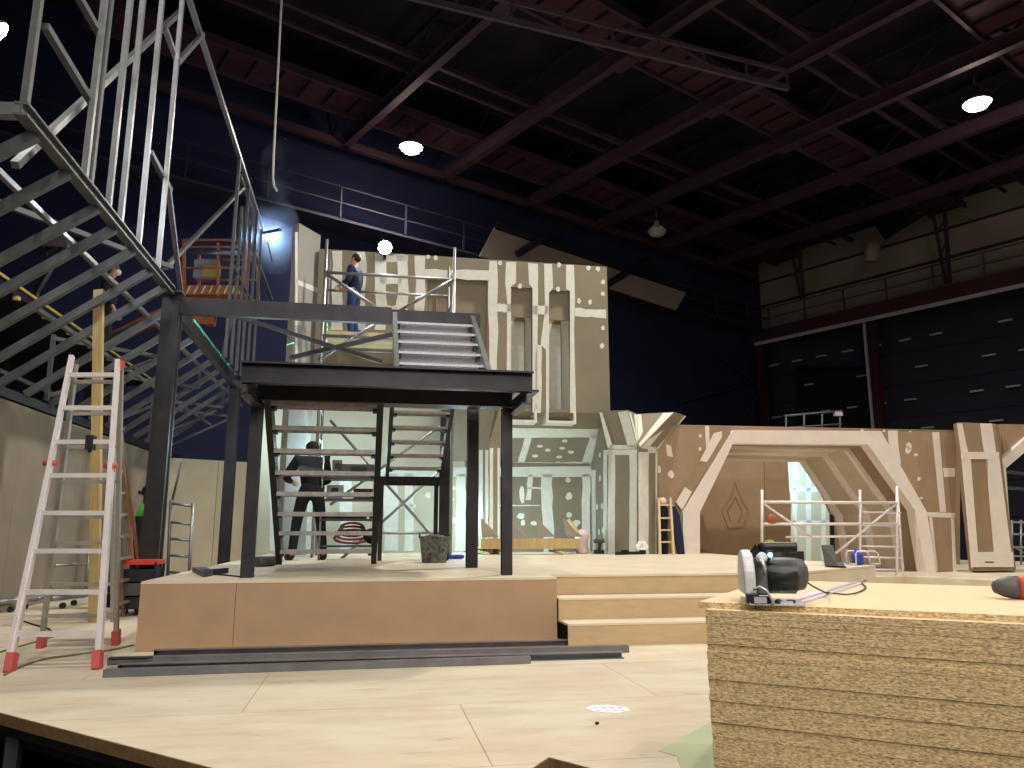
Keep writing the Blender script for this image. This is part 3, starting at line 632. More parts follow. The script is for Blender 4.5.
# grey pillar at the left end
pr_ = rt(295, 300, 6.6).x; pl_ = rt(289, 300, 6.72).x
pl = [(pl_, 6.72), (pr_, 6.6), (.8, 7.15), (.74, 7.4), (pl_+.1, 7.2)]
o = thing('plasterboard_pillar', S(.3, 7, PH), 'tall grey pillar at the left end of the facade beside the welding', 'pillar')
part(lambda q: q.prism([S(r, f, PH) for r, f in pl], UP*5.95), 'pillar_shaft', 'grey_panel', o)
q0, q1 = S(pr_, 6.6), S(.8, 7.15); dq = (q1-q0).normalized(); qn = Vector((dq.y, -dq.x, 0))
if qn.dot(-q0) < 0: qn = -qn
pq = lambda x, y: PL(x, y, q0, qn)
mb = MB(); decal(mb, [[(296, 279), (320, 289), (320, 294), (296, 284)], rough_strip(295, 297.5, 232, 400, .3), [(297, 370), (318, 374), (318, 378), (297, 375)]], pq, qn); mb.build('joint_filler', 'compound', o)
# ================================================================== V-CAPITAL COLUMNS
def vcol(label, x0, xr, x1, ysh, tops, fsh, mir=False):
    fL, fR, fM = fsh
    g = thing('plasterboard_column', PF(xr, 555, fR), label, 'column')
    B0, B1, B2 = PF(x0, ysh, fL), PF(xr, ysh-1, fR), PF(x1, ysh, fM)
    bz = lambda p: Vector((p.x, p.y, PH))
    bk = SF*.06+SR*.2
    def sh(q):
        lo = [bz(B0), bz(B1), bz(B2)]; hi = [Vector((p.x, p.y, B0.z)) for p in (B0, B1, B2)]
        q.face([lo[0], lo[1], hi[1], hi[0]]); q.face([lo[1], lo[2], hi[2], hi[1]]); q.face([lo[2], lo[0]+bk, hi[0]+bk, hi[2]]); q.face([lo[0]+bk, lo[0], hi[0], hi[0]+bk]); q.face([hi[0], hi[1], hi[2], hi[0]+bk])
    part(sh, 'shaft', 'plasterboard', g)
    zt = tops[0]; T = [PF(x, y, f) for x, y, f in tops[1:]]
    b0, b1, b2 = [Vector((p.x, p.y, B0.z)) for p in (B0, B1, B2)]
    def cp(q):
        q.face([b0, b1, T[1], T[0]]); q.face([b1, T[2], T[1]]); q.face([b1, T[3], T[2]]); q.face([b1, b2, T[4], T[3]])
        q.face([b0, T[0], T[0]+bk, b0+bk]); q.face([b2, b2+SF*.3, T[4]+SF*.3, T[4]]); q.face([T[0], T[1], T[2], T[2]+bk, T[0]+bk]); q.face([T[2], T[3], T[4], T[4]+SF*.3, T[2]+bk])
    part(cp, 'capital', 'plasterboard', g)
    def plane(a, b_, c):
        n = (b_-a).cross(c-a).normalized()
        if n.dot(EYE-a) < 0: n = -n
        return (lambda x, y: PL(x, y, a, n)), n
    return g, plane(bz(B0), bz(B1), b0), plane(bz(B1), bz(B2), b1), plane(b0, b1, T[0]), plane(b1, b2, T[4]), plane(b1, T[2], T[1]), plane(b1, T[3], T[2])
cg, fl_, fr_, cl_, cr_, cv1, cv2 = vcol('plasterboard corner column with flared V capital between facade and arch', 607, 638, 657.5, 450, (3.1, (599, 411, 6.7), (628, 410, 6.35), (637, 414, 6.9), (675, 412, 6.35), (686, 416, 6.75)), (6.75, 6.15, 6.6))
mb = MB()
decal(mb, [rect(607.5, 449.5, 637, 455), rough_strip(608, 615, 455, 555, .5), rough_strip(629.5, 637, 455, 555, .4)], *fl_)
decal(mb, [rough_strip(638.5, 648.5, 452, 555, .3), rect(648, 449, 657, 453), rough_strip(655.5, 657.2, 450, 555, .2)], *fr_)
decal(mb, [[(599.5, 412.5), (602, 412.5), (613, 447), (608, 448.5)], [(618, 412), (627.5, 411), (637, 448), (628, 447)], rect(610, 445, 636, 449)], *cl_)
decal(mb, [[(673, 413), (677, 413.5), (650, 446), (640, 448)], [(684, 416), (686, 416.2), (658, 449), (656, 449)], [(641, 446), (656, 447), (656, 449.5), (640, 449.5)]], *cr_)
decal(mb, [[(629, 412.5), (631, 413), (637.5, 440), (637, 444)], [(634, 414.5), (637, 414.5), (637.8, 440), (637, 440)]], *cv1)
decal(mb, [[(663, 413.2), (673, 412.8), (640, 447), (639, 444)], [(637.5, 414.8), (641, 414.5), (643, 432), (638.5, 440)]], *cv2)
mb.build('joint_filler', 'compound', cg)
cg, fl_, fr_, cl_, cr_, cv1, cv2 = vcol('narrow plasterboard column left of the alcove behind the landing posts', 478, 489, 500, 445, (3.1, (470, 409, 6.9), (492, 408, 6.8), (495, 412, 7.0), (499, 409, 6.9), (506, 411, 6.98)), (7.1, 6.9, 7.0))
mb = MB(); decal(mb, [rough_strip(479, 483, 450, 553, .3), rough_strip(485.5, 488.5, 450, 553, .3)], *fl_); decal(mb, [rough_strip(489.5, 493, 448, 553, .3), rough_strip(497.5, 499.6, 448, 553, .2)], *fr_)
mb.build('joint_filler', 'compound', cg)
# ================================================================== ARCH WALL
AF_ = 6.6
pa = lambda x, y: PF(x, y, AF_)
g = thing('arch_wall', S(10, AF_, .2), 'brown board wall with wide white-rimmed angular arch at right', 'wall')
outer = [(657, 425), (942, 430.5), (942, 573), (925, 573), (915, 510), (868, 443), (733, 443), (700, 512), (700, 556), (657, 556)]
def q2(q, P, f, th):
    q.prism([PF(x, y, f) for x, y in P], SF*th)
def awall(q):
    th = .1
    for P in ([(657, 425), (735, 427), (733, 443), (700, 512), (700, 557), (657, 557)], [(735, 427), (868, 429), (868, 443), (733, 443)], [(868, 429), (956, 431), (956, 575), (925, 575), (915, 510), (868, 443)]): q2(q, P, AF_, th)
part(awall, 'board_skin', 'plasterboard_warm', g)
def ring(q, o_, i_, f, th):
    for k in range(len(o_)-1): q2(q, [o_[k], o_[k+1], i_[k+1], i_[k]], f, th)
O1 = [(683, 558), (683, 512), (734, 430), (881, 431), (927, 512), (937, 574)]; I1 = [(700, 557), (700, 512), (733, 443.5), (868, 444.5), (915, 510), (926, 574)]
part(lambda q: ring(q, O1, I1, AF_-.12, .25), 'arch_rim', 'compound_pink', g)
mb = MB(); mb.mi = 0
q2(mb, [(676, 503), (681, 510), (731, 433), (722, 432)], AF_-.06, .08); mb.build('rim_shoulder', 'arch_board', g)
part(lambda q: q2(q, [(714, 433), (722, 431), (722, 437), (707, 462), (700, 461)], AF_-.065, .01) or q2(q, [(676, 502), (682, 510), (692, 492), (685, 487)], AF_-.065, .01), 'shoulder_filler', 'compound_pink', g)
# tunnel: nested plates going back
steps = [(0, AF_+.13), (1, 7.3), (2, 8.0), (3, 8.8)]
inn = [toS(pa(x, y)) for x, y in I1]
inn[0].z = .57; inn[5].z = .19; inn[3].z = inn[2].z = (inn[2].z+inn[3].z)/2; inn[1].z = inn[4].z = (inn[1].z+inn[4].z)/2
cx_ = (inn[2].x+inn[3].x)/2
def sect(k): return [(cx_+(p.x-cx_)*(1-.045*k), .19+(p.z-.19)*(1-.02*k)) for p in inn]
for k, f0 in steps[:3]:
    f1 = steps[k+1][1]; s0 = sect(k); mb = MB()
    for a, b_ in zip(s0, s0[1:]): mb.hexa([S(a[0], f0, a[1]), S(b_[0], f0, b_[1]), S(b_[0], f1, b_[1]), S(a[0], f1, a[1])] + [S(cx_+(x-cx_)*1.04, ff, z+.05) for (x, z), ff in ((a, f0), (b_, f0), (b_, f1), (a, f1))])
    mb.build('tunnel_lining', 'arch_board' if k == 0 else 'arch_pale', g)
    s1 = sect(k+1); so = [(cx_+(x-cx_)*1.06, z+.05) for x, z in s1]; mb = MB()
    for i in range(5): mb.prism([S(so[i][0], f1-.1, so[i][1]), S(so[i+1][0], f1-.1, so[i+1][1]), S(s1[i+1][0], f1-.1, s1[i+1][1]), S(s1[i][0], f1-.1, s1[i][1])], SF*.12)
    mb.build('tunnel_rib', 'compound_pink', g)
BK = 9.4
pk = lambda x, y: PF(x, y, BK)
part(lambda q: q2(q, [(660, 420), (787, 450), (790, 500), (798, 575), (640, 575)], BK, .06), 'tunnel_back_board', 'plasterboard_warm', g)
part(lambda q: q2(q, [(799, 445), (960, 445), (960, 580), (832, 580), (831, 514)], BK, .06), 'tunnel_back_board', 'arch_board', g)
part(lambda q: q2(q, [(830, 514), (834, 516), (835, 560), (831, 560)], BK-.03, .03), 'tunnel_edge_trim', 'black_paint', g)
part(lambda q: q2(q, [(764, 450), (786, 450), (796, 575), (768, 575)], BK-.03, .03), 'tunnel_pilaster', 'arch_board', g)
mb = MB()   # engraved drop-shaped outline
dr = [(728, 528), (722, 510), (731, 494), (735, 482), (741, 498), (748, 510), (744, 526), (728, 528)]
for a, b_ in zip(dr, dr[1:]): mb.bar(pk(*a)+NF*.01, pk(*b_)+NF*.01, .035, .02, SF)
dr2 = [(731, 522), (727, 510), (735, 496), (742, 511), (739, 521)]
for a, b_ in zip(dr2, dr2[1:]): mb.bar(pk(*a)+NF*.01, pk(*b_)+NF*.01, .025, .02, SF)
mb.build('drop_emblem', 'arch_board', g)
random.seed(5)
ws = [[(705, 426), (709, 426), (710, 455), (712, 462), (710, 476), (703, 476), (703, 462), (706, 450)], [(666, 444), (671, 446), (673, 457), (667, 456)]]+[blob(*t) for t in ((671, 474, 3, 4), (659, 470, 2, 4), (700, 436, 1.6, 2), (700, 449, 1.6, 2), (908, 450, 3, 4), (916, 455, 2, 1.6), (919, 479, 2, 2), (921, 498, 1.6, 1.4), (909, 446, 3, 3.4), (862, 430.6, 1.5, 1.5), (884, 431, 1.6, 1.2), (910, 431.5, 1.6, 1))]
ws += [rough_strip(888, 897, 430.5, 470, .6, 5, 4), [(932, 432), (939, 432), (946, 512), (940, 512)], [(926, 512), (955, 513), (955, 518), (929, 517)], [(951, 517), (954, 517), (956.5, 573), (953, 573)], [(943, 468), (955, 468), (955, 477), (944, 477)], [(929, 517), (932, 517), (938, 573), (934, 573)]]
mb = MB(); decal(mb, ws, pa, NF); mb.build('joint_filler', 'compound_pink', g)
part(lambda q: q.prism([pa(657, 424.3), pa(956, 430.3), pa(956, 432), pa(657, 426)], SF*.14-SF*.02), 'top_edge', 'riser_board', g)
# cyan lit room behind
mb = MB(); mb.sbox(8.6, 16, 12.0, 12.1, .19, 3.6); o = tag(mb.build('plasterboard_wall', 'wall_panel_pale'), 'blue-lit filler-striped wall seen through the gap behind the arch', 'wall')
pc = lambda x, y: PF(x, y, 12.0)
mb = MB(); decal(mb, [rough_strip(793, 797, 460, 560, .4), rough_strip(806, 811, 460, 560, .4), rough_strip(821, 826, 470, 560, .4), hstrip(790, 830, 487, 492), hstrip(790, 830, 520, 524)], pc, NF); mb.build('joint_filler', 'compound', o)
# leaning sheet
mb = MB(); mb.prism([S(8.55, BK-.28, .58), S(9.3, BK-.28, .58), S(9.25, BK-.08, 1.6), S(8.5, BK-.08, 1.55)], SF*.012); tag(mb.build('board_sheet', 'plasterboard_warm'), 'loose brown board sheet leaning inside the arch', 'board')
# ---- right column
g = thing('plasterboard_column', PF(980, 570, 6.3), 'white-edged plasterboard column standing right of the arch', 'column')
CF = 6.2
def colm(q):
    q.prism([PF(x, 571, CF) for x in (0,)] if False else [PF(969, 570, CF+.3), PF(974, 571, CF), PF(1013, 571, CF), PF(1016, 570, CF+.35), PF(973, 570, CF+.6)], UP*(PF(980, 423, CF).z-PF(980, 571, CF).z))
part(colm, 'shaft', 'arch_board', g)
pcn = lambda x, y: PF(x, y, CF-.001)
part(lambda q: (q2(q, [(963, 455), (970.5, 455), (979, 566), (973, 566)], CF-.05, .05), q2(q, [(987.5, 455), (999, 455), (1013, 566), (997, 566)], CF-.05, .05), q2(q, [(963, 452), (999, 452), (999, 459), (963, 459)], CF-.055, .05), q2(q, [(973, 552), (1013, 552), (1014, 567), (973, 567)], CF-.055, .05)), 'panel_frame', 'compound_pink', g)
mb = MB(); decal(mb, [[(957, 423.5), (962, 423.5), (968, 452), (961, 452)], [(980, 423.5), (992, 423.5), (996, 452), (984, 452)], rough_strip(963, 965, 455, 568, .3, 6, 8)], pcn, NF); mb.build('joint_filler', 'compound_pink', g)
part(lambda q: q2(q, [(985, 561.5), (994, 561.5), (994, 562.8), (985, 562.8)], CF-.06, .004), 'pencil_scribble', 'dark_grey_plastic', g)
# ---- second arch at right edge
g = thing('arch_wall', PF(1020, 570, 6.6), 'start of a second white-rimmed arch at the right edge', 'wall')
part(lambda q: q2(q, [(1000, 424), (1110, 426), (1110, 436), (1040, 434), (1005, 464)], AF_, .1), 'board_skin', 'plasterboard_warm', g)
part(lambda q: (q2(q, [(1000, 461), (1040, 426), (1110, 428), (1110, 438), (1044, 436), (1004, 470)], AF_-.12, .2), q2(q, [(998, 461), (1006, 468), (1013, 572), (1004, 572)], AF_-.12, .2)), 'arch_rim', 'compound_pink', g)
# pale scaffold behind the second arch
g = thing('scaffold_rail', PF(1018, 560, 9), 'pale metal scaffold rails inside the second arch at right edge', 'rail')
for x in (1012, 1021, 1034): part(lambda q: q.tube(PF(x, 566, 9), PF(x, 520, 9), .025), 'post', 'galv', g)
for y in (522, 534, 547, 556): part(lambda q: q.tube(PF(1010, y, 9), PF(1040, y+1, 9), .022), 'rail', 'galv', g)
part(lambda q: q.tube(PF(1011, 545, 9), PF(1036, 560, 9), .02), 'brace', 'galv', g)
part(lambda q: (q.bar(PF(1008, 472, 11), PF(1040, 476, 11), .08), q.bar(PF(1008, 488, 11), PF(1040, 490, 11), .08)), 'top_rail', 'galv_dull', g)
# ================================================================== SCAFFOLDS
def tb(par, a, b_, r=.025, nm='rail', mm='galv'): return part(lambda q: q.tube(a, b_, r, 8), nm, mm, par)
g = thing('scaffold_tower', S(2.2, 5.6, PH), 'aluminium scaffold tower in front of the facade carrying a man', 'scaffold')
s0, s1 = rt(324, 300, 5.7).x, rt(454, 300, 5.7).x
for r in (s0, s1):
    for f in (5.7, 6.7): tb(g, S(r, f, PH), S(r, f, 5.9), .026, 'standard')
    for k in range(10): tb(g, S(r, 5.7, 1+k*.5), S(r, 6.7, 1+k*.5), .018, 'rung')
zr = rt(390, 276, 5.7).z
for f in (5.7, 6.7):
    tb(g, S(s0, f, zr), S(s1, f, zr), .028, 'guard_rail')
tb(g, PF(327, 274, 5.7), PF(381, 311, 5.7), .03, 'diagonal_brace'); tb(g, PF(451, 280, 5.7), PF(398, 312, 5.7), .03, 'diagonal_brace')
tb(g, PF(318, 360, 5.7), PF(378, 322, 5.7), .026, 'diagonal_brace'); tb(g, PF(330, 505, 5.7), PF(440, 426, 5.7), .024, 'diagonal_brace'); tb(g, PF(330, 420, 5.7), PF(440, 545, 5.7), .024, 'diagonal_brace'); tb(g, PF(340, 560, 5.3), PF(440, 470, 5.3), .024, 'diagonal_brace')
tb(g, S(s0, 5.7, .95), S(s1, 5.7, .95), .022, 'ledger'); tb(g, S(s0, 6.7, .95), S(s1, 6.7, .95), .022, 'ledger')
for k in range(3): part(lambda q: q.sbox(s0+.05, s1-.05, 5.74+k*.32, 6.03+k*.32, 4.24, 4.3), 'plank', ['timber_pale'], g)
tb(g, S(s0, 5.7, 4.2), S(s1, 5.7, 4.2), .03, 'ledger'); tb(g, S(s0, 6.7, 4.2), S(s1, 6.7, 4.2), .03, 'ledger')
# guard-rail scaffold inside arch
g = thing('scaffold_tower', S(10, 5.7, .19), 'low aluminium scaffold with three rails standing inside the arch', 'scaffold')
ff = 5.6
for x, y0, y1 in ((762, 490, 566), (792, 490, 560), (860, 490, 566), (897, 486, 586)): tb(g, PF(x, y1, ff), PF(x, y0, ff), .026, 'standard', 'alu')
tb(g, PF(762, 502, ff), PF(897, 503, ff), .028, 'guard_rail', 'alu'); tb(g, PF(762, 524, ff), PF(897, 524, ff), .026, 'guard_rail', 'alu'); tb(g, PF(786, 537, ff), PF(900, 536, ff), .02, 'guard_rail', 'alu')
tb(g, PF(764, 504, ff), PF(815, 540, ff), .022, 'diagonal_brace', 'alu'); tb(g, PF(836, 553, ff), PF(896, 504, ff), .024, 'diagonal_brace', 'alu')
for y in (512, 525, 546, 557, 569, 576, 584): tb(g, PF(862, y, ff), PF(901, y+1, ff), .016, 'rung', 'alu')
tb(g, PF(904, 586, ff+.3), PF(897, 486, ff+.3), .022, 'standard', 'alu')
mb = MB(); mb.lathe(PF(773, 519, ff-.05), [(.02, 0), (.085, .02), (.095, .06), (.06, .1)], 12, SF); tag(mb.build('safety_helmet', 'orange_paint'), 'orange helmet hanging from the scaffold inside the arch', 'helmet')
# ================================================================== CHIPBOARD STACK
SA = Vector((.654, 2.705, 0)); ang = math.radians(-27.75)
E1 = Vector((math.cos(ang), math.sin(ang), 0)); E2 = Vector((-math.sin(ang), math.cos(ang), 0))
def K(a, b, z=0): return SA+E1*a+E2*b+UP*z
random.seed(21)
def board(a0, a1, b0, b1, z0, z1, label, group=None):
    mb = MB(); mb.hexa([K(a0,b0,z0), K(a1,b0,z0), K(a1,b1,z0), K(a0,b1,z0), K(a0,b0,z1), K(a1,b0,z1), K(a1,b1,z1), K(a0,b1,z1)])
    mb.bm.normal_update(); bmesh.ops.recalc_face_normals(mb.bm, faces=mb.bm.faces)
    for f_ in mb.bm.faces: f_.material_index = 0 if abs(f_.normal.z) > .5 else 1
    o = mb.build('chipboard_sheet', ['chip_face', 'chip_edge']); return tag(o, label, 'board', group)
nb = 33; tz = .736/nb; drift = 0
for k in range(nb):
    z0 = k*tz; j = random.uniform(-.0015, .0015); db = 0
    if k in (16, 27, 8): db = .003
    if k in (17, 9, 23): db = -.003
    if k < 24: drift = .012*(24-k)/24
    a0 = drift+j
    lab = 'raw chipboard sheet lying in the tall stack under the saw'
    gp = 'stacked chipboard sheets'
    if k == nb-1: lab, gp = 'second sheet from the top of the chipboard stack, its pale front edge showing', None
    board(a0, a0+2.6, db+random.uniform(-.0016, .0016), 1.36+j, z0+.0002, z0+tz-.0002-random.uniform(0, .0005), lab, gp)
TZ = .736
board(-.035, 2.62, .05, 1.4, TZ, TZ+.019, 'topmost chipboard sheet carrying the saw and drill')
TZ += .019
# ---- circular saw
def L(px, py): return PZ(px, py, TZ)
so = L(778, 606); sx = Vector((.985, -.17, 0)); sy = Vector((.17, .985, 0))
def Q(x, y, z): return so+sx*x+sy*y+UP*z
g = thing('circular_saw', so, 'black and grey corded circular saw standing on the chipboard stack', 'saw')
mb = MB(); mb.hexa([Q(-.09,.0,.001), Q(.085,-.01,.001), Q(.085,.25,.001), Q(-.09,.25,.001), Q(-.09,.0,.006), Q(.085,-.01,.006), Q(.085,.25,.006), Q(-.09,.25,.006)])
mb.hexa([Q(-.09,0,.006), Q(-.086,0,.006), Q(-.086,.25,.006), Q(-.09,.25,.006), Q(-.09,0,.012), Q(-.086,0,.012), Q(-.086,.25,.012), Q(-.09,.25,.012)])
mb.build('base_plate', 'machined', g)
mb = MB()   # upper blade guard: thick half disc in the cutting plane
pr = [(-.1*math.cos(t), .09*math.sin(t)) for t in [PI*i/14 for i in range(15)]]
mb.prism([Q(-.1, .12+y, .088+z) for y, z in pr]+[Q(-.1, .22, .03), Q(-.1, .02, .03)], sx*.038); mb.build('blade_guard', 'grey_plastic', g, bevel=.008)
mb = MB()
for i in range(9): mb.box(Q(-.0605, .04+i*.004, .05+i*.014), sx*.003, sy*.006, UP*.002)
mb.build('depth_scale', 'black_plastic', g)
mb = MB(); mb.prism([Q(-.061, .03, .03), Q(-.061, .2, .03), Q(-.061, .2, .14), Q(-.061, .12, .175), Q(-.061, .05, .15)], sx*.04); mb.build('gear_housing', 'dark_grey_plastic', g, bevel=.008)
mb = MB(); mb.lathe(Q(-.03, .12, .095), [(.045, 0), (.056, .015), (.058, .07), (.056, .11), (.05, .138), (.03, .15)], 20, sx); mb.build('motor_housing', 'dark_grey_plastic', g)
mb = MB(); mb.lathe(Q(-.02, .118, .09), [(.05, 0), (.0595, .005), (.0595, .1), (.052, .105)], 8, sx); mb.build('motor_band', 'black_plastic', g)
mb = MB(); mb.sweep([Q(-.04, .055, .186), Q(-.02, .055, .188), Q(.03, .055, .189), Q(.075, .055, .189), Q(.08, .055, .189)], .017, 10); mb.build('handle', 'black_plastic', g)
mb = MB(); mb.bar(Q(-.025, .08, .14), Q(-.02, .06, .19), .03, .025); mb.bar(Q(-.06, .1, .15), Q(-.035, .06, .185), .03); mb.build('handle_bracket', 'black_plastic', g)
mb = MB(); mb.lathe(Q(-.042, .03, .15), [(.014, 0), (.018, .006), (.018, .02), (.01, .026)], 10, Vector((0, -1, .3))); mb.build('knob', 'grey_plastic', g)
mb = MB(); mb.sweep([Q(-.05, .02, .155), Q(-.04, .0, .14), Q(-.036, -.004, .12), Q(-.04, .005, .1)], .007, 8); mb.build('depth_lever', 'machined', g)
mb = MB(); mb.ball(Q(-.008, .045, .162), .008); mb.build('status_light', 'led_blue', g)
mb = MB(); mb.sweep([Q(-.075, .0, .05), Q(-.055, -.01, .062), Q(-.035, -.012, .05), Q(-.02, -.012, .02), Q(-.015, -.012, .008)], .0045, 6); mb.build('rip_fence_bracket', 'machined', g)
mb = MB(); mb.box(Q(-.078, .02, .022), sx*.02, sy*.02, UP*.016); mb.box(Q(-.04, .01, .018), sx*.02, sy*.012, UP*.012); mb.build('tilt_bracket', 'black_plastic', g, bevel=.003)
mb = MB(); mb.box(Q(-.055, .0, .018), sx*.02, sy*.006, UP*.01); mb.build('clamp_plate', 'machined', g)
mb = MB(); mb.box(Q(.03, .02, .01), sx*.02, sy*.012, UP*.004); mb.build('clamp_plate', 'machined', g)
mb = MB(); mb.lathe(Q(.005, .02, .008), [(.012, 0), (.012, .008), (.006, .012)], 10); mb.build('locking_knob', 'black_plastic', g)
mb = MB(); mb.lathe(Q(.05, .05, .006), [(.014, 0), (.014, .01)], 10); mb.build('locking_knob', 'black_plastic', g)
mb = MB(); mb.prism([Q(-.075+0, .12+.085*math.cos(t), .055+.085*math.sin(t)) for t in [PI+PI*i/10 for i in range(11)] if .055+.085*math.sin(t) > .008 or True][2:9], sx*.002); mb.build('saw_blade', 'machined', g) if False else mb.bm.free()
cpts = [Q(.105, .12, .08), Q(.14, .13, .055), Q(.19, .15, .03)]+[L(x, y)+UP*.006 for x, y in ((828, 594), (845, 596), (858, 594), (866, 589), (862, 584), (868, 581))]
cs = []
for i in range(len(cpts)-1):
    p_, a, b_, n_ = cpts[max(i-1, 0)], cpts[i], cpts[i+1], cpts[min(i+2, len(cpts)-1)]
    cs += [.5*((2*a)+(b_-p_)*t+(2*p_-5*a+4*b_-n_)*t*t+(3*a-p_-3*b_+n_)*t**3) for t in (0, .25, .5, .75)]
mb = MB(); mb.sweep(cs, .003, 6); mb.build('power_cord', 'cable_black', g)
g = thing('guide_rail', L(830, 592), 'flat aluminium guide rail running under the saw across the top sheet', 'rail')
a, b_ = L(790, 604), L(856, 583.5); d = (b_-a).normalized(); n_ = Vector((-d.y, d.x, 0))
mb = MB(); mb.hexa([a-n_*.04+UP*.0005, a+n_*.05+UP*.0005, b_+n_*.05+UP*.0005, b_-n_*.04+UP*.0005, a-n_*.04+UP*.003, a+n_*.05+UP*.003, b_+n_*.05+UP*.003, b_-n_*.04+UP*.003]); mb.build('rail_strip', 'film_pink', g)
mb = MB(); mb.bar(a+UP*.006, b_+UP*.006, .012, .006); mb.bar(a-n_*.036+UP*.005, b_-n_*.036+UP*.005, .006, .004); mb.build('rail_rib', 'machined', g)
# ---- drill
dp0 = L(995, 599)+UP*.042; dx = Vector((.97, -.24, 0))
g = thing('cordless_drill', L(1012, 597), 'red and dark grey cordless drill lying at the right edge of the stack', 'drill')
mb = MB(); mb.lathe(dp0, [(.012, -.004), (.02, .0), (.034, .03), (.04, .055), (.041, .075)], 18, dx); mb.build('nose_cone', 'dark_grey_plastic', g)
mb = MB(); mb.lathe(dp0, [(.041, .0755), (.042, .1), (.042, .2), (.03, .225)], 18, dx); mb.build('drill_body', 'red_tool', g)
mb = MB(); mb.bar(dp0+dx*.19, dp0+dx*.22+Vector((.0, .16, -.015)), .034, .042); mb.build('handle', 'dark_grey_plastic', g)
mb = MB(); mb.box(dp0+dx*.22+Vector((0, .19, -.01)), dx*.04, Vector((0, .03, 0)), UP*.03); mb.build('battery', 'black_plastic', g)
# ================================================================== STEEL BARS on the deck
for i, (a, b_, h, lb) in enumerate((((104, 677), (530, 663), .05, 'frontmost long grey steel bar lying on the deck'), ((118, 671), (623, 658), .05, 'second long steel bar from the front, behind the frontmost'),
        ((108, 665), (628, 652), .055, 'third long steel bar from the front, with a dark left end'), ((154, 656), (582, 645), .05, 'rearmost dark steel bar lying against the platform front'))):
    p, q = PZ(*a, 0), PZ(*b_, 0); z = h/2+.001
    t = thing('steel_bar', (p+q)/2, lb, 'bar', 'steel bars on the deck')
    mm = 'bar_steel'
    part(lambda w_: w_.channel(p+UP*z, q+UP*z, .07, h, SF if i % 2 else NF, .006), 'bar_profile', mm, t)
    part(lambda w_: w_.bar(p+UP*z+SR*.003, p+UP*z+SR*.01, .06, h*.9), 'bar_end', 'black_steel', t)
p = PZ(132, 668, 0)
mb = MB(); mb.hexa([p+SR*-.16+UP*.058, p+SR*.1+UP*.058, p+SR*.12+SF*.07+UP*.058, p+SR*-.18+SF*.07+UP*.058, p+SR*-.17+UP*.07, p+SR*.1+UP*.07, p+SR*.12+SF*.07+UP*.07, p+SR*-.18+SF*.07+UP*.07])
tag(mb.build('steel_plate', 'black_steel'), 'short dark steel offcut lying across the left ends of the bars', 'plate')
# paper label
o_ = PZ(607, 709.5, 0); t = thing('paper_label', o_, 'small white crumpled paper label lying on the deck', 'label')
mb = MB(); mb.prism([PZ(585+45*x, 705+9*y, .001) for x, y in ((0, .4), (.15, .05), (.5, 0), (.9, .25), (1, .6), (.75, .9), (.55, .85), (.2, .75))], UP*.002); mb.build('label_sheet', 'paper', t)
mb = MB()
for k in range(4): mb.prism([PZ(593+k*8, 707, .0035), PZ(598+k*8, 707, .0035), PZ(598.5+k*8, 708.2, .0035), PZ(593.5+k*8, 708.2, .0035)], UP*.0005); mb.prism([PZ(596+k*8, 710, .0035), PZ(601+k*8, 710, .0035), PZ(601+k*8, 711, .0035), PZ(596+k*8, 711, .0035)], UP*.0005)
mb.build('smudged_print', 'ink', t)
mb = MB(); mb.ball(PZ(597, 723, .008), .012, .008, .008, 8); tag(mb.build('wood_chip', 'cable_black'), 'tiny dark scrap on the deck near the paper label', 'scrap')
# ================================================================== LADDERS
g = thing('step_ladder', PZ(60, 658, 0), 'large white aluminium A-frame ladder with red feet on the deck at left', 'ladder')
tl, tr_ = PY(72, 356, 6.45), PY(118, 360, 6.5)
ft = [PZ(9, 672, 0), PZ(97, 669, 0), PZ(41, 648, 0), PZ(116, 645, 0)]
def lad(q0, q1, nm, mm, w):
    return part(lambda q: q.bar(q0, q1, w, .05, SF), nm, mm, g)
topr = [tl+SF*.1, tr_+SF*.1]
lf = lad(ft[0], tl, 'front_rail', 'alu', .034); rfm = lad(ft[1], tr_, 'front_rail', 'alu', .034)
mid = [ft[0].lerp(tl, .62), ft[1].lerp(tr_, .62)]
lad(ft[2], topr[0]-UP*.05, 'rear_rail', 'alu_grey', .034); lad(ft[3], topr[1]-UP*.05, 'rear_rail', 'alu_grey', .034)
part(lambda q: (q.bar(ft[0]-SR*.02, ft[0].lerp(tl, .6)-SR*.0, .03, .062, SF), q.bar(ft[1]+SR*.01, ft[1].lerp(tr_, .6)+SR*.01, .03, .062, SF)), 'outer_sleeve', 'alu', g)
def PJ(p):
    d = Vector(p)-EYE; c_ = d.y*math.cos(TH)+d.z*math.sin(TH); return (512+FPX*d.x/c_, 384-FPX*(d.z*math.cos(TH)-d.y*math.sin(TH))/c_)
def at_row(p, q, y):
    lo, hi = 0., 1.
    for _ in range(30):
        m_ = (lo+hi)/2
        if PJ(p.lerp(q, m_))[1] > y: lo = m_
        else: hi = m_
    return p.lerp(q, lo)
for y in (375, 408, 442, 475.5, 513, 551, 592, 634):
    a, b_ = at_row(ft[0], tl, y), at_row(ft[1], tr_, y); part(lambda q: q.bar(a, b_, .05, .035), 'rung', 'alu', g)
for y in (382, 413.5, 447, 482, 517, 543, 584, 616):
    a, b_ = at_row(ft[2], topr[0], y), at_row(ft[3], topr[1], y); part(lambda q: q.bar(a, b_, .04, .03), 'rung', 'alu_grey', g)
for q_, tp_ in zip(ft, (tl, tr_, topr[0], topr[1])):
    d = (tp_-q_).normalized(); part(lambda q: q.bar(q_+UP*.0, q_+d*.13, .055, .09, SF), 'rubber_foot', 'red_plastic', g, 'red rubber foot')
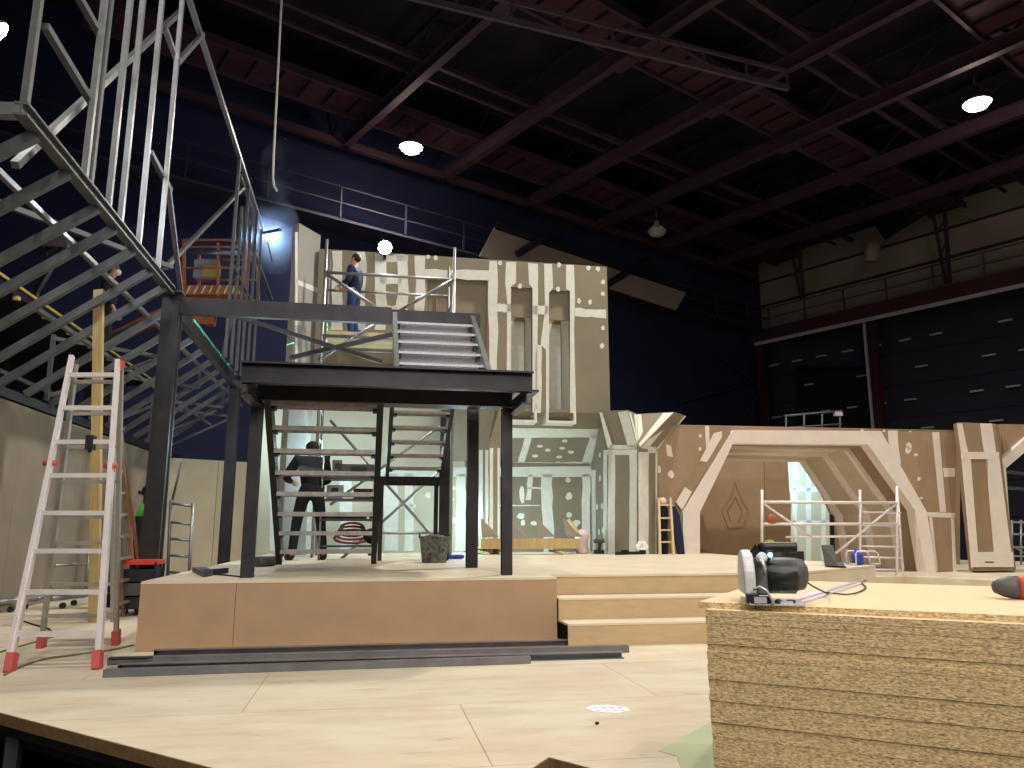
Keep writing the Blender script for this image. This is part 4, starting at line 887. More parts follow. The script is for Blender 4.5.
for q_ in mid: part(lambda q: q.tube(q_-SR*.05, q_+SR*.05, .025, 8), 'lock_knob', 'red_plastic', g)
part(lambda q: q.bar(tr_+SF*.03-UP*.08, tr_+SF*.03-UP*.0+SR*.02, .07, .05), 'hinge_cover', 'red_plastic', g)
kk = ft[0].lerp(tl, .715).lerp(ft[1].lerp(tr_, .715), .62)
mb = MB(); mb.box(kk-UP*.05, SR*.03, SF*.04, UP*.06); mb.bar(kk-UP*.13, kk-UP*.09, .02); tag(mb.build('tool_pouch', 'black_plastic'), 'small black tool pouch clipped on a rung of the white ladder', 'pouch')
# timber post
p = PZ(94, 622, 0); mb = MB(); top = PL(99, 290, p, Vector((0, 1, 0)))
mb.bar(p, top, .11, .05, Vector((0, 1, 0))); tag(mb.build('timber_post', 'timber'), 'upright yellow timber plank standing behind the white ladder', 'post')
# brown step ladder
g = thing('step_ladder', PZ(128, 616, 0), 'brown wooden step ladder standing behind the white ladder', 'ladder')
b0, b1 = PZ(113, 622, 0), PZ(137, 614, 0); t0, t1 = PY(114, 432, b0.y+.25), PY(119, 428, b0.y+.3)
part(lambda q: q.bar(b0, t0, .04, .06, SF), 'rail', 'alu_grey', g); part(lambda q: q.bar(b1, t1, .04, .07, SF), 'rail', 'wood_ladder', g)
for k in range(8): part(lambda q: q.bar(b0.lerp(t0, .08+k*.115), b1.lerp(t1, .08+k*.115), .03, .03), 'rung', 'alu_grey', g)
part(lambda q: q.bar(b0+SF*.55-SR*.05, t0+SF*.05, .035, .05, SF), 'rear_leg', 'wood_ladder', g); part(lambda q: q.bar(b1+SF*.55-SR*.05, t1+SF*.05, .035, .05, SF), 'rear_leg', 'wood_ladder', g)
part(lambda q: q.bar(t0, t1+SF*.05, .12, .03), 'top_cap', 'wood_ladder', g)
# small scaffold ladder left of box
g = thing('scaffold_ladder', PY(180, 575, 10.2), 'small grey metal ladder frame standing between the dark posts', 'ladder')
yb = 10.2
a0, a1 = PY(166, 612, yb), PY(171, 500, yb); b0, b1 = PY(187, 612, yb), PY(193, 503, yb)
part(lambda q: (q.tube(a0, a1, .022)), 'rail', 'galv_dull', g); part(lambda q: (q.tube(b0, b1, .022)), 'rail', 'galv', g)
for t in (.05, .2, .35, .5, .65, .8, .97): part(lambda q: q.tube(a0.lerp(a1, t), b0.lerp(b1, t), .018), 'rung', 'galv', g)
part(lambda q: q.tube(PY(171, 505, yb+.6), PY(182, 462, yb+.6), .018), 'stay', 'galv_dull', g)
# ================================================================== STUFF behind ladders
c = PY(138, 590, 10.6); c.z = 0
g = thing('gas_cylinder', c, 'tall black gas cylinder with a green shoulder by the left wall', 'cylinder')
mb = MB(); mb.lathe(c, [(.11, 0), (.115, .03), (.115, 1.18)], 16); mb.build('cylinder_body', 'black_paint', g)
mb = MB(); mb.lathe(c+UP*1.181, [(.115, 0), (.105, .08), (.07, .15), (.04, .17)], 16); mb.build('shoulder', 'green_paint', g, None)
mb = MB(); mb.lathe(c+UP*1.352, [(.035, 0), (.035, .1), (.06, .12), (.06, .2), (.03, .24)], 10); mb.bar(c+UP*1.5-SR*.1, c+UP*1.5+SR*.08, .05); mb.build('valve_regulator', 'black_plastic', g)
c = PY(140, 603, 9.6); c.z = 0
g = thing('tool_trolley', c, 'dark tool trolley with a red top tray behind the brown ladder', 'trolley')
part(lambda q: (q.box(c+UP*.62, SR*.2, SF*.2, UP*.025)), 'top_tray', 'red_tool', g)
for k in range(3): part(lambda q: q.box(c+UP*(.15+k*.16), SR*.18, SF*.19, UP*.07), 'drawer', 'dark_grey_plastic' if k % 2 else 'black_plastic', g)
part(lambda q: [q.bar(c+SR*x+SF*y, c+SR*x+SF*y+UP*.62, .025) for x in (-.19, .19) for y in (-.19, .19)], 'frame', 'black_steel', g)
c = PZ(118, 606, 0)
mb = MB()
for k in range(5): mb.sweep([c+UP*(.03+k*.035)+Vector((.2+.01*k)*math.cos(t)*0+0 for _ in ()) if False else c+UP*(.02+k*.035)+SR*(.24-.015*k)*math.cos(t)+SF*(.2-.01*k)*math.sin(t) for t in [2*PI*i/16 for i in range(17)]], .018, 6)
tag(mb.build('cable_coil', 'cable_black'), 'coil of black cable on the deck under the brown ladder', 'cable')
c = PZ(110, 602, 0)+SF*.5
mb = MB(); mb.prism([c-SR*.25, c+SR*.2, c+SR*.16+UP*.22, c-SR*.1+UP*.3, c-SR*.22+UP*.2], SF*.25); o = tag(mb.build('tool_bag', 'cloth_black', bevel=.03), 'slumped black tool bag on the deck behind the timber post', 'bag')
mb = MB(); mb.sweep([c-SR*.15+UP*.22+SF*.12, c-SR*.1+UP*.4+SF*.12, c+SR*.05+UP*.4+SF*.12, c+SR*.1+UP*.25+SF*.12], .015); mb.build('bag_handle', 'black_plastic', o)
for (x0, x1, y, lb) in ((-4, 36, 604, 'grey pipe dolly with casters at the left edge of the deck'), (50, 84, 600, 'low grey wheeled base frame seen through the white ladder')):
    c = PZ((x0+x1)/2, y+10, 0); g = thing('wheeled_base', c, lb, 'dolly'); a, b_ = PZ(x0, y+10, 0), PZ(x1, y+6, 0)
    part(lambda q: (q.tube(a+UP*.14, b_+UP*.14, .035), q.tube(a+UP*.14+SF*.4, b_+UP*.14+SF*.4, .03), q.tube(a+UP*.14, a+UP*.14+SF*.4, .025), q.tube(b_+UP*.14, b_+UP*.14+SF*.4, .025)), 'frame', 'galv', g)
    if x0 > 0: part(lambda q: (q.tube(b_+UP*.14, b_+UP*.75, .028), q.tube(a+UP*.55, b_+UP*.55, .02)), 'upright', 'galv', g)
    for w_ in (a.lerp(b_, .35), a.lerp(b_, .35)+SF*.4):
        part(lambda q: q.tube(w_+UP*.038-SF*.02, w_+UP*.038+SF*.02, .038, 12), 'caster', 'black_plastic', g)
def cable(pts, z, r, name, mm, label, cat='cable', fn=None):
    P = [PZ(x, y, z)+UP*r for x, y in pts]; out = []
    for i in range(len(P)-1):
        p_, a, b_, n_ = P[max(i-1, 0)], P[i], P[i+1], P[min(i+2, len(P)-1)]
        for k in range(5):
            t = k/5; out.append(.5*((2*a)+(b_-p_)*t+(2*p_-5*a+4*b_-n_)*t*t+(3*a-p_-3*b_+n_)*t**3))
    out.append(P[-1]); mb = MB(); mb.sweep(out, r, 6); return tag(mb.build(name, mm), label, cat)
cable([(4, 676), (20, 668), (45, 660), (80, 655), (110, 651), (133, 646)], 0, .008, 'cable', 'cable_green', 'olive cable curving over the deck between ladder feet and platform')
cable([(0, 653), (20, 647), (45, 640), (62, 634)], 0, .008, 'cable', 'cable_green', 'short olive cable on the deck behind the ladder at the left edge')
cable([(24, 622), (36, 626), (48, 629), (52, 634)], 0, .008, 'cable', 'cable_black', 'black cable trailing from the pipe dolly')
# things on platform near left corner
c = PZ(208, 577, PH); g = thing('nail_gun', c, 'dark blue and black power tool lying on the left corner of the platform', 'tool')
part(lambda q: q.hexa([PZ(x, y, PH)+UP*z for z in (.001, .05) for x, y in ((192, 572), (203, 577.5), (213, 575.5), (206, 572))]), 'tool_body', 'dark_grey_plastic', g, None)
part(lambda q: q.bar(PZ(204, 576, PH)+UP*.03, PZ(226, 573.5, PH)+UP*.03, .05), 'tool_barrel', 'cloth_navy', g)
cable([(214, 575), (226, 576), (240, 577.5)], PH, .008, 'cable', 'cable_black', 'short black lead trailing from the tool on the platform corner')
mb = MB(); mb.tube(PZ(256, 567, PH)+UP*.06, PZ(273, 566, PH)+UP*.06, .06, 12); tag(mb.build('plastic_roll', 'dark_grey_plastic'), 'dark rolled sheet lying on the platform left of the lower stairs', 'roll')
# ================================================================== platform clutter
c = PZ(434, 562.5, PH); g = thing('rubber_tub', c, 'plaster-splashed black rubber tub on the platform behind the landing', 'bucket')
mb = MB(); mb.lathe(c, [(.155, 0), (.165, .01), (.2, .32), (.215, .33), (.215, .345), (.19, .345), (.18, .3), (.12, .24)], 20); mb.build('tub_body', 'bucket', g)
for s_ in (-1, 1):
    mb = MB(); mb.sweep([c+SR*.2*s_+SF*y+UP*z for y, z in ((-.06, .32), (-.05, .38), (.05, .38), (.06, .32))], .014); mb.build('tub_handle', 'bucket', g)
mb = MB(); mb.lathe(c+UP*.3, [(.15, 0), (.165, .03), (.12, .06), (.02, .07)], 14); mb.build('tub_contents', 'bucket', g)
c = PZ(455, 559, PH); mb = MB()
for k in range(3): mb.ball(c+SR*(.07*(k-1))+UP*.035, .08, .06, .035, 10)
tag(mb.build('rag', 'blue_plastic'), 'crumpled blue rag on the platform beside the black tub', 'rag')
# sloped timber cradle
f = 6.6; yb = 553; g = thing('timber_cradle', PF(530, 553, f), 'long pale timber cradle with triangular ribs on the platform in the alcove', 'frame')
bz = toS(PF(530, 553, f)).z
def X(px): return toS(PF(px, 548, f)).x
part(lambda q: q.sbox(X(481), X(580), f, f+.04, PH+.1, PH+.28), 'front_plank', 'timber', g)
part(lambda q: q.sbox(X(481), X(580), f+.05, f+.5, PH+.1, PH+.13), 'base_plank', 'timber_pale', g)
for px in (482, 511, 539, 567):
    a = X(px); part(lambda q: q.prism([S(a, f+.05, PH+.3), S(a+.3, f+.1, PH+.31), S(a+.02, f+.35, PH+.64)], SR*.03+SF*.02), 'triangular_rib', 'plasterboard', g)
for px in (486, 561): part(lambda q: q.bar(S(X(px), f-.25, PH+.02), S(X(px)-.1, f+.5, PH+.06), .06, .04), 'batten', 'timber_pale', g)
part(lambda q: q.bar(S(X(569), f+.02, PH+.62), S(X(579), f+.02, PH+.38), .05), 'loose_strip', 'timber_pale', g)
c = PF(582, 540, 6.9); c.z = PH; mb = MB(); mb.lathe(c, [(.1, 0), (.13, .05), (.1, .2), (.15, .33), (.08, .42), (.01, .45)], 10); tag(mb.build('plastic_sack', 'film_pink'), 'crumpled pinkish plastic sack beside the timber cradle', 'sack')
c = PZ(599, 554, PH); g = thing('cordless_drill', c, 'small black cordless drill standing on the platform before the corner column', 'drill')
part(lambda q: q.box(c+UP*.04, SR*.09, SF*.05, UP*.035), 'battery', 'black_plastic', g); part(lambda q: q.bar(c+UP*.07, c+UP*.2+SR*.02, .05), 'handle', 'black_plastic', g); part(lambda q: q.tube(c+UP*.23-SR*.09, c+UP*.24+SR*.1, .04, 10), 'drill_body', 'dark_grey_plastic', g)
c = PZ(631, 556.5, PH); g = thing('bar_clamp', c, 'dark clamps lying on the platform at the foot of the corner column', 'clamp')
part(lambda q: q.bar(c+UP*.05-SR*.27, c+UP*.06+SR*.25, .05, .05), 'clamp_bar', 'black_steel', g); part(lambda q: (q.box(c+UP*.07+SR*.2, SR*.05, SF*.03, UP*.035), q.box(c+UP*.07-SR*.1, SR*.06, SF*.03, UP*.035)), 'clamp_jaw', 'cloth_black', g)
c = PF(642, 548, 6.0); c.z = PH; mb = MB()
for k in range(6):
    t = k*PI/3; mb.ball(c+UP*(.14+.06*math.sin(t))+SR*.07*math.cos(t), .05, .03, .05, 8)
mb.tube(c, c+UP*.14, .02); tag(mb.build('crumpled_paper', 'paper'), 'white crumpled paper tuft at the foot of the corner column', 'paper')
# wood ladder + bags by the arch
g = thing('step_ladder', PF(667, 556, 6.1), 'short pale wooden ladder leaning beside the left foot of the arch', 'ladder'); f = 6.15
lz = lambda x, y, ff=f: PF(x, y, ff)
for x0, x1 in ((660, 658.5), (673.5, 670)):
    a = lz(x0, 556); a.z = PH; part(lambda q: q.bar(a, lz(x1, 498, f+.2), .04, .05, SF), 'rail', 'timber_pale', g)
for y in (505, 518, 530, 542): part(lambda q: q.bar(lz(659, y, f+.03+(555-y)*.003), lz(672.5, y, f+.03+(555-y)*.003), .04, .03), 'rung', 'timber_pale', g)
c = lz(664.5, 555, 6.42); c.z = PH
g = thing('tool_bag', c, 'tall dark tool bag with pinkish top behind the short wooden ladder', 'bag')
mb = MB(); mb.lathe(c, [(.06, 0), (.075, .1), (.07, .45), (.085, .6), (.09, .8), (.06, .9)], 10); mb.build('bag_body', 'cloth_black', g)
mb = MB(); mb.lathe(c+UP*.901, [(.07, 0), (.085, .04), (.06, .1), (.02, .12)], 10); mb.build('bag_top', 'film_pink', g)
mb = MB(); mb.prism([PF(x, y, 6.3) for x, y in ((679, 556), (685.5, 556), (684, 538), (680, 515), (676, 506), (671.5, 507), (673, 530))], SF*.08)
tag(mb.build('garment_bag', 'cloth_navy', bevel=.02), 'long black bag leaning against the left foot of the arch rim', 'bag')
# laptop, case, blue drum, lime gloves on the right end of the platform
c = PZ(826, 562.5, PH); g = thing('laptop', c, 'open dark laptop on the right corner of the platform', 'laptop')
part(lambda q: q.hexa([PZ(x, y, z) for z in (PH+.001, PH+.02) for x, y in ((826, 565.5), (846, 566.5), (842, 562), (824, 561.5))]), 'keyboard_base', 'dark_grey_plastic', g)
a, b_ = PZ(826, 565, PH+.02), PZ(838, 565.5, PH+.02); fy = toS(PZ(832, 565, PH)).y
part(lambda q: q.prism([a, b_, PF(833, 545, fy+.1), PF(822, 545, fy+.1)], SF*.02), 'screen_lid', 'screen', g)
c = PZ(813, 563, PH)+SF*.6; mb = MB(); mb.box(c+UP*.07, SR*.17, SF*.12, UP*.07); o = tag(mb.build('tool_case', 'black_plastic', bevel=.01), 'flat black tool case on the platform left of the laptop', 'case')
mb = MB(); mb.sweep([c+NF*.12+SR*x+UP*z for x, z in ((-.05, .1), (-.04, .13), (.04, .13), (.05, .1))], .01); mb.build('handle', 'dark_grey_plastic', o)
c = PZ(858, 565, PH); g = thing('blue_drum', c, 'blue plastic canister inside a bent white tube cage on the platform corner', 'canister')
mb = MB(); mb.lathe(c, [(.06, .005), (.07, .01), (.07, .12), (.05, .15), (.03, .155), (.03, .2)], 14); mb.build('canister', 'blue_plastic', g)
mb = MB()
for y in (-.1, .1): mb.sweep([c+SR*x+SF*y+UP*z for x, z in ((-.09, .01), (-.09, .14), (-.06, .17), (.18, .17), (.22, .14), (.24, .01))], .01, 6)
mb.tube(c-SR*.09+SF*-.1+UP*.012, c-SR*.09+SF*.1+UP*.012, .01); mb.tube(c+SR*.24+SF*-.1+UP*.012, c+SR*.24+SF*.1+UP*.012, .01); mb.build('tube_cage', 'alu', g)
P = [PZ(868, 565, PH)+UP*.02, PZ(872, 566.5, PH)+UP*.01, PZ(873.5, 568.0, PH)+NF*.04, PZ(875, 574, PH-.12), PZ(879, 584, PH-.3)]
c = PZ(770, 552, PH); g = thing('tool_bag', c, 'grey bag with lime green gloves on top standing beyond the saw', 'bag')
mb = MB(); mb.lathe(c, [(.12, 0), (.14, .03), (.13, .1), (.09, .16)], 12); mb.build('bag_body', 'grey_panel', g)
mb = MB(); mb.sweep([c+UP*.12-SR*.13, c+UP*.2-SR*.07, c+UP*.22, c+UP*.2+SR*.07, c+UP*.13+SR*.13], .03); mb.sweep([c+UP*.2-SR*.02, c+UP*.12-SR*.04+NF*.13], .025); mb.build('gloves', 'hivis', g)
# tool rack behind stairs
c = S(1.85, 4.75, PH); g = thing('tool_rack', c, 'open shelf rack of tools and parts standing behind the lower stairs', 'rack')
R0, R1 = toS(PF(322, 500, 4.75)).x, toS(PF(374, 500, 4.75)).x
shz = [toS(PF(345, y, 4.75)).z for y in (545, 519, 499, 478)]
part(lambda q: [q.tube(S(r, f_, PH), S(r, f_, shz[-1]+.3), .018) for r in (R0, R1) for f_ in (4.6, 5.0)], 'upright', 'galv', g)
for z in shz: part(lambda q: q.sbox(R0, R1, 4.58, 5.02, z-.03, z), 'shelf', 'dark_grey_plastic', g)
for px, w_, zi, h, mm, nm, lb, ct in ((336, .07, 3, .26, 'galv_dull', 'steel_clamp', 'grey steel block standing on the top shelf of the tool rack', 'clamp'), (358, .3, 3, .2, 'dark_grey_plastic', 'tool_case', 'dark grey case on the top shelf of the tool rack', 'case'),
        (350, .11, 2, .1, 'paper', 'charger', 'row of pale boxes on the second shelf of the tool rack', 'box'), (363, .14, 2, .15, 'black_plastic', 'charger', 'black battery charger on the second shelf of the tool rack', 'charger'), (335, .12, 2, .2, 'galv', 'metal_box', 'grey metal box at the left of the second rack shelf', 'box'),
        (347, .3, 1, .05, 'black_plastic', 'flat_case', 'flat black case on the third shelf of the tool rack', 'case')):
    p = PF(px, 500, 4.75); r_ = toS(p).x; t = thing(nm, S(r_, 4.72, shz[zi]), lb, ct)
    part(lambda q: q.sbox(r_-w_, r_+w_, 4.62, 4.86, shz[zi]+.001, shz[zi]+h), 'body', mm, t)
    part(lambda q: q.sbox(r_-w_*.4, r_+w_*.4, 4.6, 4.62, shz[zi]+h*.5, shz[zi]+h*.8), 'latch', 'black_plastic', t)
r_ = toS(PF(352, 535, 4.75)).x; c = S(r_, 4.75, shz[0])
mb = MB()
for k in range(4): mb.sweep([c+UP*(.1+.05*k)+SR*(.26-.03*k)*math.cos(t)+UP*.06*math.sin(t)*1.2+SF*.1*math.sin(t+k) for t in [2*PI*i/14 for i in range(15)]], .02, 6)
tag(mb.build('hose_coil', 'red_rag'), 'dark red coiled hose on the bottom shelf of the tool rack', 'hose')
mb = MB(); mb.ball(S(r_+.3, 4.7, shz[0]+.13), .14, .1, .12, 10); tag(mb.build('black_sack', 'cloth_black'), 'small black sack beside the red hose on the rack', 'sack')
# items on treads: thin profiles
mb = MB(); mb.bar(PF(298, 468, 4.4), PF(333, 474, 4.4), .06, .05); mb.bar(PF(300, 465.6, 4.4), PF(333, 471.6, 4.4), .05, .01)
o = tag(mb.build('steel_profile', 'galv_dull'), 'grey metal profile held by the man behind the stairs', 'profile')
# ================================================================== HOSE, SMOKE, WELD ARC
mb = MB(); zz = 11
mb.sweep([PY(x, y, zz) for x, y in ((283, -30), (281, 10), (279, 50), (277, 90), (275, 130), (273.5, 160), (273, 178), (274, 186), (277, 191))], .018, 8)
tag(mb.build('hanging_cable', 'hose_grey'), 'long grey cable hanging straight down from the roof at upper left', 'cable')
# ================================================================== BOOM LIFT
yb = 17.5
c = PY(214, 298, yb); g = thing('boom_lift', PY(150, 330, yb), 'orange boom lift with a slatted cage behind the upper steel frame', 'lift')
bl = lambda x, y, d=0: PY(x, y, yb+d)
for x in (184, 246):
    for d in (0, .9): part(lambda q: q.bar(bl(x, 297)+Vector((0, d, 0)), bl(x, 240)+Vector((0, d, 0)), .07), 'cage_post', 'orange_paint', g)
part(lambda q: q.bar(bl(218, 296), bl(218, 243), .05), 'cage_post', 'orange_paint', g)
for y in (240, 247, 268):
    for d in (0, .9): part(lambda q: q.bar(bl(184, y)+Vector((0, d, 0)), bl(246, y)+Vector((0, d, 0)), .045), 'cage_rail', 'orange_paint', g)
part(lambda q: q.box(bl(215, 293)+Vector((0, .45, 0)), Vector((.72, 0, 0)), Vector((0, .45, 0)), UP*.03), 'cage_floor', 'orange_paint', g)
part(lambda q: q.bar(bl(184, 290), bl(247, 290), .04, .22), 'toe_board', 'orange_paint', g)
for k in range(8): part(lambda q: q.bar(bl(187+k*7.5, 294)+Vector((0, -.03, 0)), bl(191+k*7.5, 286)+Vector((0, -.03, 0)), .06, .02), 'hazard_stripe', 'timber_pale', g)
part(lambda q: q.box(bl(205, 268)+Vector((0, .1, 0)), Vector((.28, 0, 0)), Vector((0, .08, 0)), UP*.22), 'control_box', 'grey_panel', g)
part(lambda q: q.box(bl(212, 271)+Vector((0, .0, 0)), Vector((.2, 0, 0)), Vector((0, .015, 0)), UP*.14), 'sign_plate', 'yellow_sign', g, 'yellow sign plate')
part(lambda q: q.tube(bl(193, 252), bl(240, 253), .06), 'tool_tray', 'galv', g)
part(lambda q: q.bar(bl(210, 322, .5), bl(165, 312, .5), .16, .2), 'jib_arm', 'orange_paint', g)
part(lambda q: q.bar(bl(172, 310, .6), bl(98, 346, .6), .22, .26), 'boom_arm', 'orange_paint', g)
part(lambda q: q.bar(bl(215, 300, .5), bl(210, 325, .5), .2, .25), 'cage_mount', 'orange_paint', g)
part(lambda q: (q.tube(bl(108, 338, .3), bl(170, 310, .3), .06)), 'hydraulic_ram', 'galv', g)
part(lambda q: (q.bar(bl(97, 350, .6), Vector((bl(97, 350).x-.3, yb+1.2, .6)), .4, .5)), 'lower_boom', 'black_steel', g)
cc = Vector((bl(97, 350).x-.3, yb+1.2, 0)); part(lambda q: q.box(cc+UP*.1, SR*.9, SF*1.1, UP*.4), 'chassis', 'black_steel', g)
for x in (-.9, .9):
    for y in (-.8, .8): part(lambda q: q.tube(cc+SR*(x-.12)+SF*y+UP*(-.25), cc+SR*(x+.12)+SF*y+UP*(-.25), .35, 14), 'wheel', 'black_plastic', g)
# lamp stand behind skeleton
c = PY(36, 300, 13.5)
g = thing('work_lamp_stand', c, 'dark work lamp stand with clamps behind the left skeleton', 'lamp')
sp = lambda x, y: PY(x, y, 13.5)
zt = c.z
part(lambda q: (q.tube(sp(31, 312), sp(36, 290), .12, 8, .05), q.bar(sp(34, 295), sp(60, 252), .1, .08), q.bar(sp(60, 252), sp(66, 240), .08)), 'pole', 'black_steel', g)
part(lambda q: (q.box(sp(58, 243), SR*.2, SF*.1, UP*.1), q.bar(sp(50, 231), sp(62, 238), .05)), 'lamp_head', 'rail_steel', g)
part(lambda q: (q.bar(sp(22, 268), sp(44, 275), .06), q.bar(sp(38, 240), sp(46, 256), .07), q.bar(sp(40, 255), sp(52, 248), .08)), 'clamp', 'black_steel', g)
part(lambda q: q.tube(Vector((c.x, c.y, 4.2)), c, .05), 'mast', 'black_steel', g)
# ================================================================== PEOPLE
def skin(name, verts, edges, radii, m_, parent, root=0, sub=2):
    me = bpy.data.meshes.new(name); loc = WLOC[parent.name]
    me.from_pydata([tuple(Vector(v)-loc) for v in verts], edges, []); o = bpy.data.objects.new(name, me); COL.objects.link(o); o.parent = parent
    me.materials.append(MATS[m_])
    md = o.modifiers.new('skin', 'SKIN'); md.use_smooth_shade = True; md.use_x_symmetry = False
    for i, r in enumerate(radii):
        sv = me.skin_vertices[0].data[i]; sv.radius = (r, r) if not isinstance(r, tuple) else r; sv.use_root = (i == root)
    ss = o.modifiers.new('subsurf', 'SUBSURF'); ss.levels = sub; ss.render_levels = sub
    WLOC[o.name] = loc.copy(); return o
def person(base, yaw, label, pose, jacket, trousers, hair, k=1.0, mask=None, cap=False):
    g = thing('person', base, label, 'person')
    R = Matrix.Rotation(yaw, 3, 'Z')
    J = dict(pelvis=(0, 0, .95), waist=(0, .0, 1.1), chest=(0, .01, 1.3), neck=(0, .0, 1.47), jaw=(0, .025, 1.58), skull=(0, .0, 1.66), crown=(0, -.005, 1.72),
             shL=(-.17, 0, 1.41), shR=(.17, 0, 1.41), elL=(-.23, -.03, 1.13), elR=(.23, -.03, 1.13), wrL=(-.22, .12, .9), wrR=(.22, .12, .9),
             hiL=(-.09, 0, .9), hiR=(.09, 0, .9), knL=(-.1, .03, .5), knR=(.1, .03, .5), anL=(-.1, -.02, .09), anR=(.1, -.02, .09), toL=(-.12, .14, .035), toR=(.12, .14, .035))
    J.update(pose)
    W = {n: Vector(base)+R @ (Vector(p)*k) for n, p in J.items()}
    names = list(J); V = [W[n] for n in names]; ix = {n: i for i, n in enumerate(names)}
    E = [('pelvis', 'waist'), ('waist', 'chest'), ('chest', 'neck'), ('neck', 'jaw'), ('jaw', 'skull'), ('skull', 'crown')]
    for s in 'LR': E += [('chest', 'sh'+s), ('sh'+s, 'el'+s), ('el'+s, 'wr'+s), ('pelvis', 'hi'+s), ('hi'+s, 'kn'+s), ('kn'+s, 'an'+s), ('an'+s, 'to'+s)]
    rad = dict(pelvis=(.13, .1), waist=(.115, .09), chest=(.13, .1), neck=.052, jaw=.062, skull=.085, crown=.06)
    for s in 'LR': rad.update({'sh'+s: .042, 'el'+s: .04, 'wr'+s: .027, 'hi'+s: .08, 'kn'+s: .052, 'an'+s: .037, 'to'+s: .035})
    Ed = [(ix[a], ix[b]) for a, b in E]; rr = [rad[n] for n in names]
    V2 = list(V)
    for s, sg in (('L', -1), ('R', 1)):   # hands: palm plus five fingers
        w = W['wr'+s]; d = (w-W['el'+s]).normalized(); x = R @ Vector((1, 0, 0))*sg
        side = d.cross(x).normalized(); palm = w+d*.07*k; V2.append(palm); rr.append(.03); pi_ = len(V2)-1; Ed.append((ix['wr'+s], pi_))
        for fi in range(4):
            off = side*(.03-.02*fi)*k; a = palm+off*.9+d*.03*k; b_ = palm+off+d*(.06-.004*abs(fi-1))*k-x*.01; c_ = b_+d*.02*k-x*.025*k
            n0 = len(V2); V2 += [a, b_, c_]; rr += [.0095, .009, .007]; Ed += [(pi_, n0), (n0, n0+1), (n0+1, n0+2)]
        n0 = len(V2); V2 += [w+d*.05*k+side*.035*k, w+d*.075*k+side*.055*k-x*.015]; rr += [.011, .009]; Ed += [(pi_, n0), (n0, n0+1)]
    rr = [tuple(q*k for q in r) if isinstance(r, tuple) else r*k for r in rr]
    skin('body', V2, Ed, rr, 'skin', g, ix['pelvis'])
    jn = ['pelvis', 'waist', 'chest', 'neck', 'shL', 'shR', 'elL', 'elR', 'wrL', 'wrR']; jx = {n: i for i, n in enumerate(jn)}
    jr = dict(pelvis=(.155, .125), waist=(.145, .115), chest=(.16, .125), neck=.07, shL=.098, shR=.098, elL=.062, elR=.062, wrL=.045, wrR=.045)
    jv = [W[n] for n in jn]; jv[3] = W['chest'].lerp(W['neck'], .85); jv[0] = W['pelvis']-UP*.03*k
    for s in 'LR': jv[jx['wr'+s]] = W['el'+s].lerp(W['wr'+s], .9)
    skin('jacket', jv, [(jx[a], jx[b]) for a, b in (('pelvis', 'waist'), ('waist', 'chest'), ('chest', 'neck'), ('chest', 'shL'), ('chest', 'shR'), ('shL', 'elL'), ('shR', 'elR'), ('elL', 'wrL'), ('elR', 'wrR'))],
         [tuple(q*k for q in jr[n]) if isinstance(jr[n], tuple) else jr[n]*k for n in jn], jacket, g)
    tn = ['pelvis', 'belt', 'hiL', 'hiR', 'knL', 'knR', 'anL', 'anR']; tx = {n: i for i, n in enumerate(tn)}; tr = [(.145*k, .115*k), (.128*k, .104*k), .105*k, .105*k, .075*k, .075*k, .062*k, .062*k]
    W['belt'] = W['pelvis'].lerp(W['waist'], .75)
    skin('trousers', [W[n] for n in tn], [(tx[a], tx[b]) for a, b in (('pelvis', 'belt'), ('pelvis', 'hiL'), ('pelvis', 'hiR'), ('hiL', 'knL'), ('hiR', 'knR'), ('knL', 'anL'), ('knR', 'anR'))], tr, trousers, g)
    fw = R @ Vector((0, 1, 0)); rt_ = R @ Vector((1, 0, 0))
    for s in 'LR':
        skin('boot', [W['an'+s], W['an'+s].lerp(W['to'+s], .4)-UP*.02*k, W['to'+s]+(W['to'+s]-W['an'+s]).normalized()*.03+UP*.022], [(0, 1), (1, 2)], [.062*k, .062*k, .054*k], 'black_plastic', g)
    hc = W['skull']; hu = (W['crown']-W['jaw']).normalized(); hf = (fw-hu*fw.dot(hu)).normalized(); hr = hf.cross(hu)
    rot = Matrix((hr, hf, hu)).transposed().to_4x4()
    mb = MB(); mb.ball(hc-hf*.018*k+hu*.022*k, .093*k, .1*k, .092*k, 16, rot); mb.build('hair', hair, g)
    if cap:
        mb = MB(); mb.ball(hc+hu*.04*k, .098*k, .108*k, .085*k, 14, rot); mb.build('cap', 'cloth_black', g)
    mb = MB(); mb.ball(hc+hf*.088*k-hu*.035*k, .013*k, .022*k, .02*k, 8, rot); mb.build('nose', 'skin', g)
    for s in (-1, 1):
        mb = MB(); mb.ball(hc+hf*.078*k+hr*.032*k*s-hu*.004*k, .011*k, .008*k, .008*k, 8, rot); mb.build('eye', 'black_plastic', g)
        mb = MB(); mb.ball(hc+hr*.088*k*s-hu*.02*k, .012*k, .022*k, .032*k, 8, rot); mb.build('ear', 'skin', g)
    mb = MB(); mb.ball(hc+hf*.078*k-hu*.072*k, .024*k, .008*k, .007*k, 8, rot); mb.build('mouth', 'red_rag', g)
    if mask:
        mb = MB(); mb.ball(hc+hf*.06*k-hu*.055*k, .062*k, .055*k, .055*k, 12, rot); mb.build('mask', 'white_mask', g)
    return g
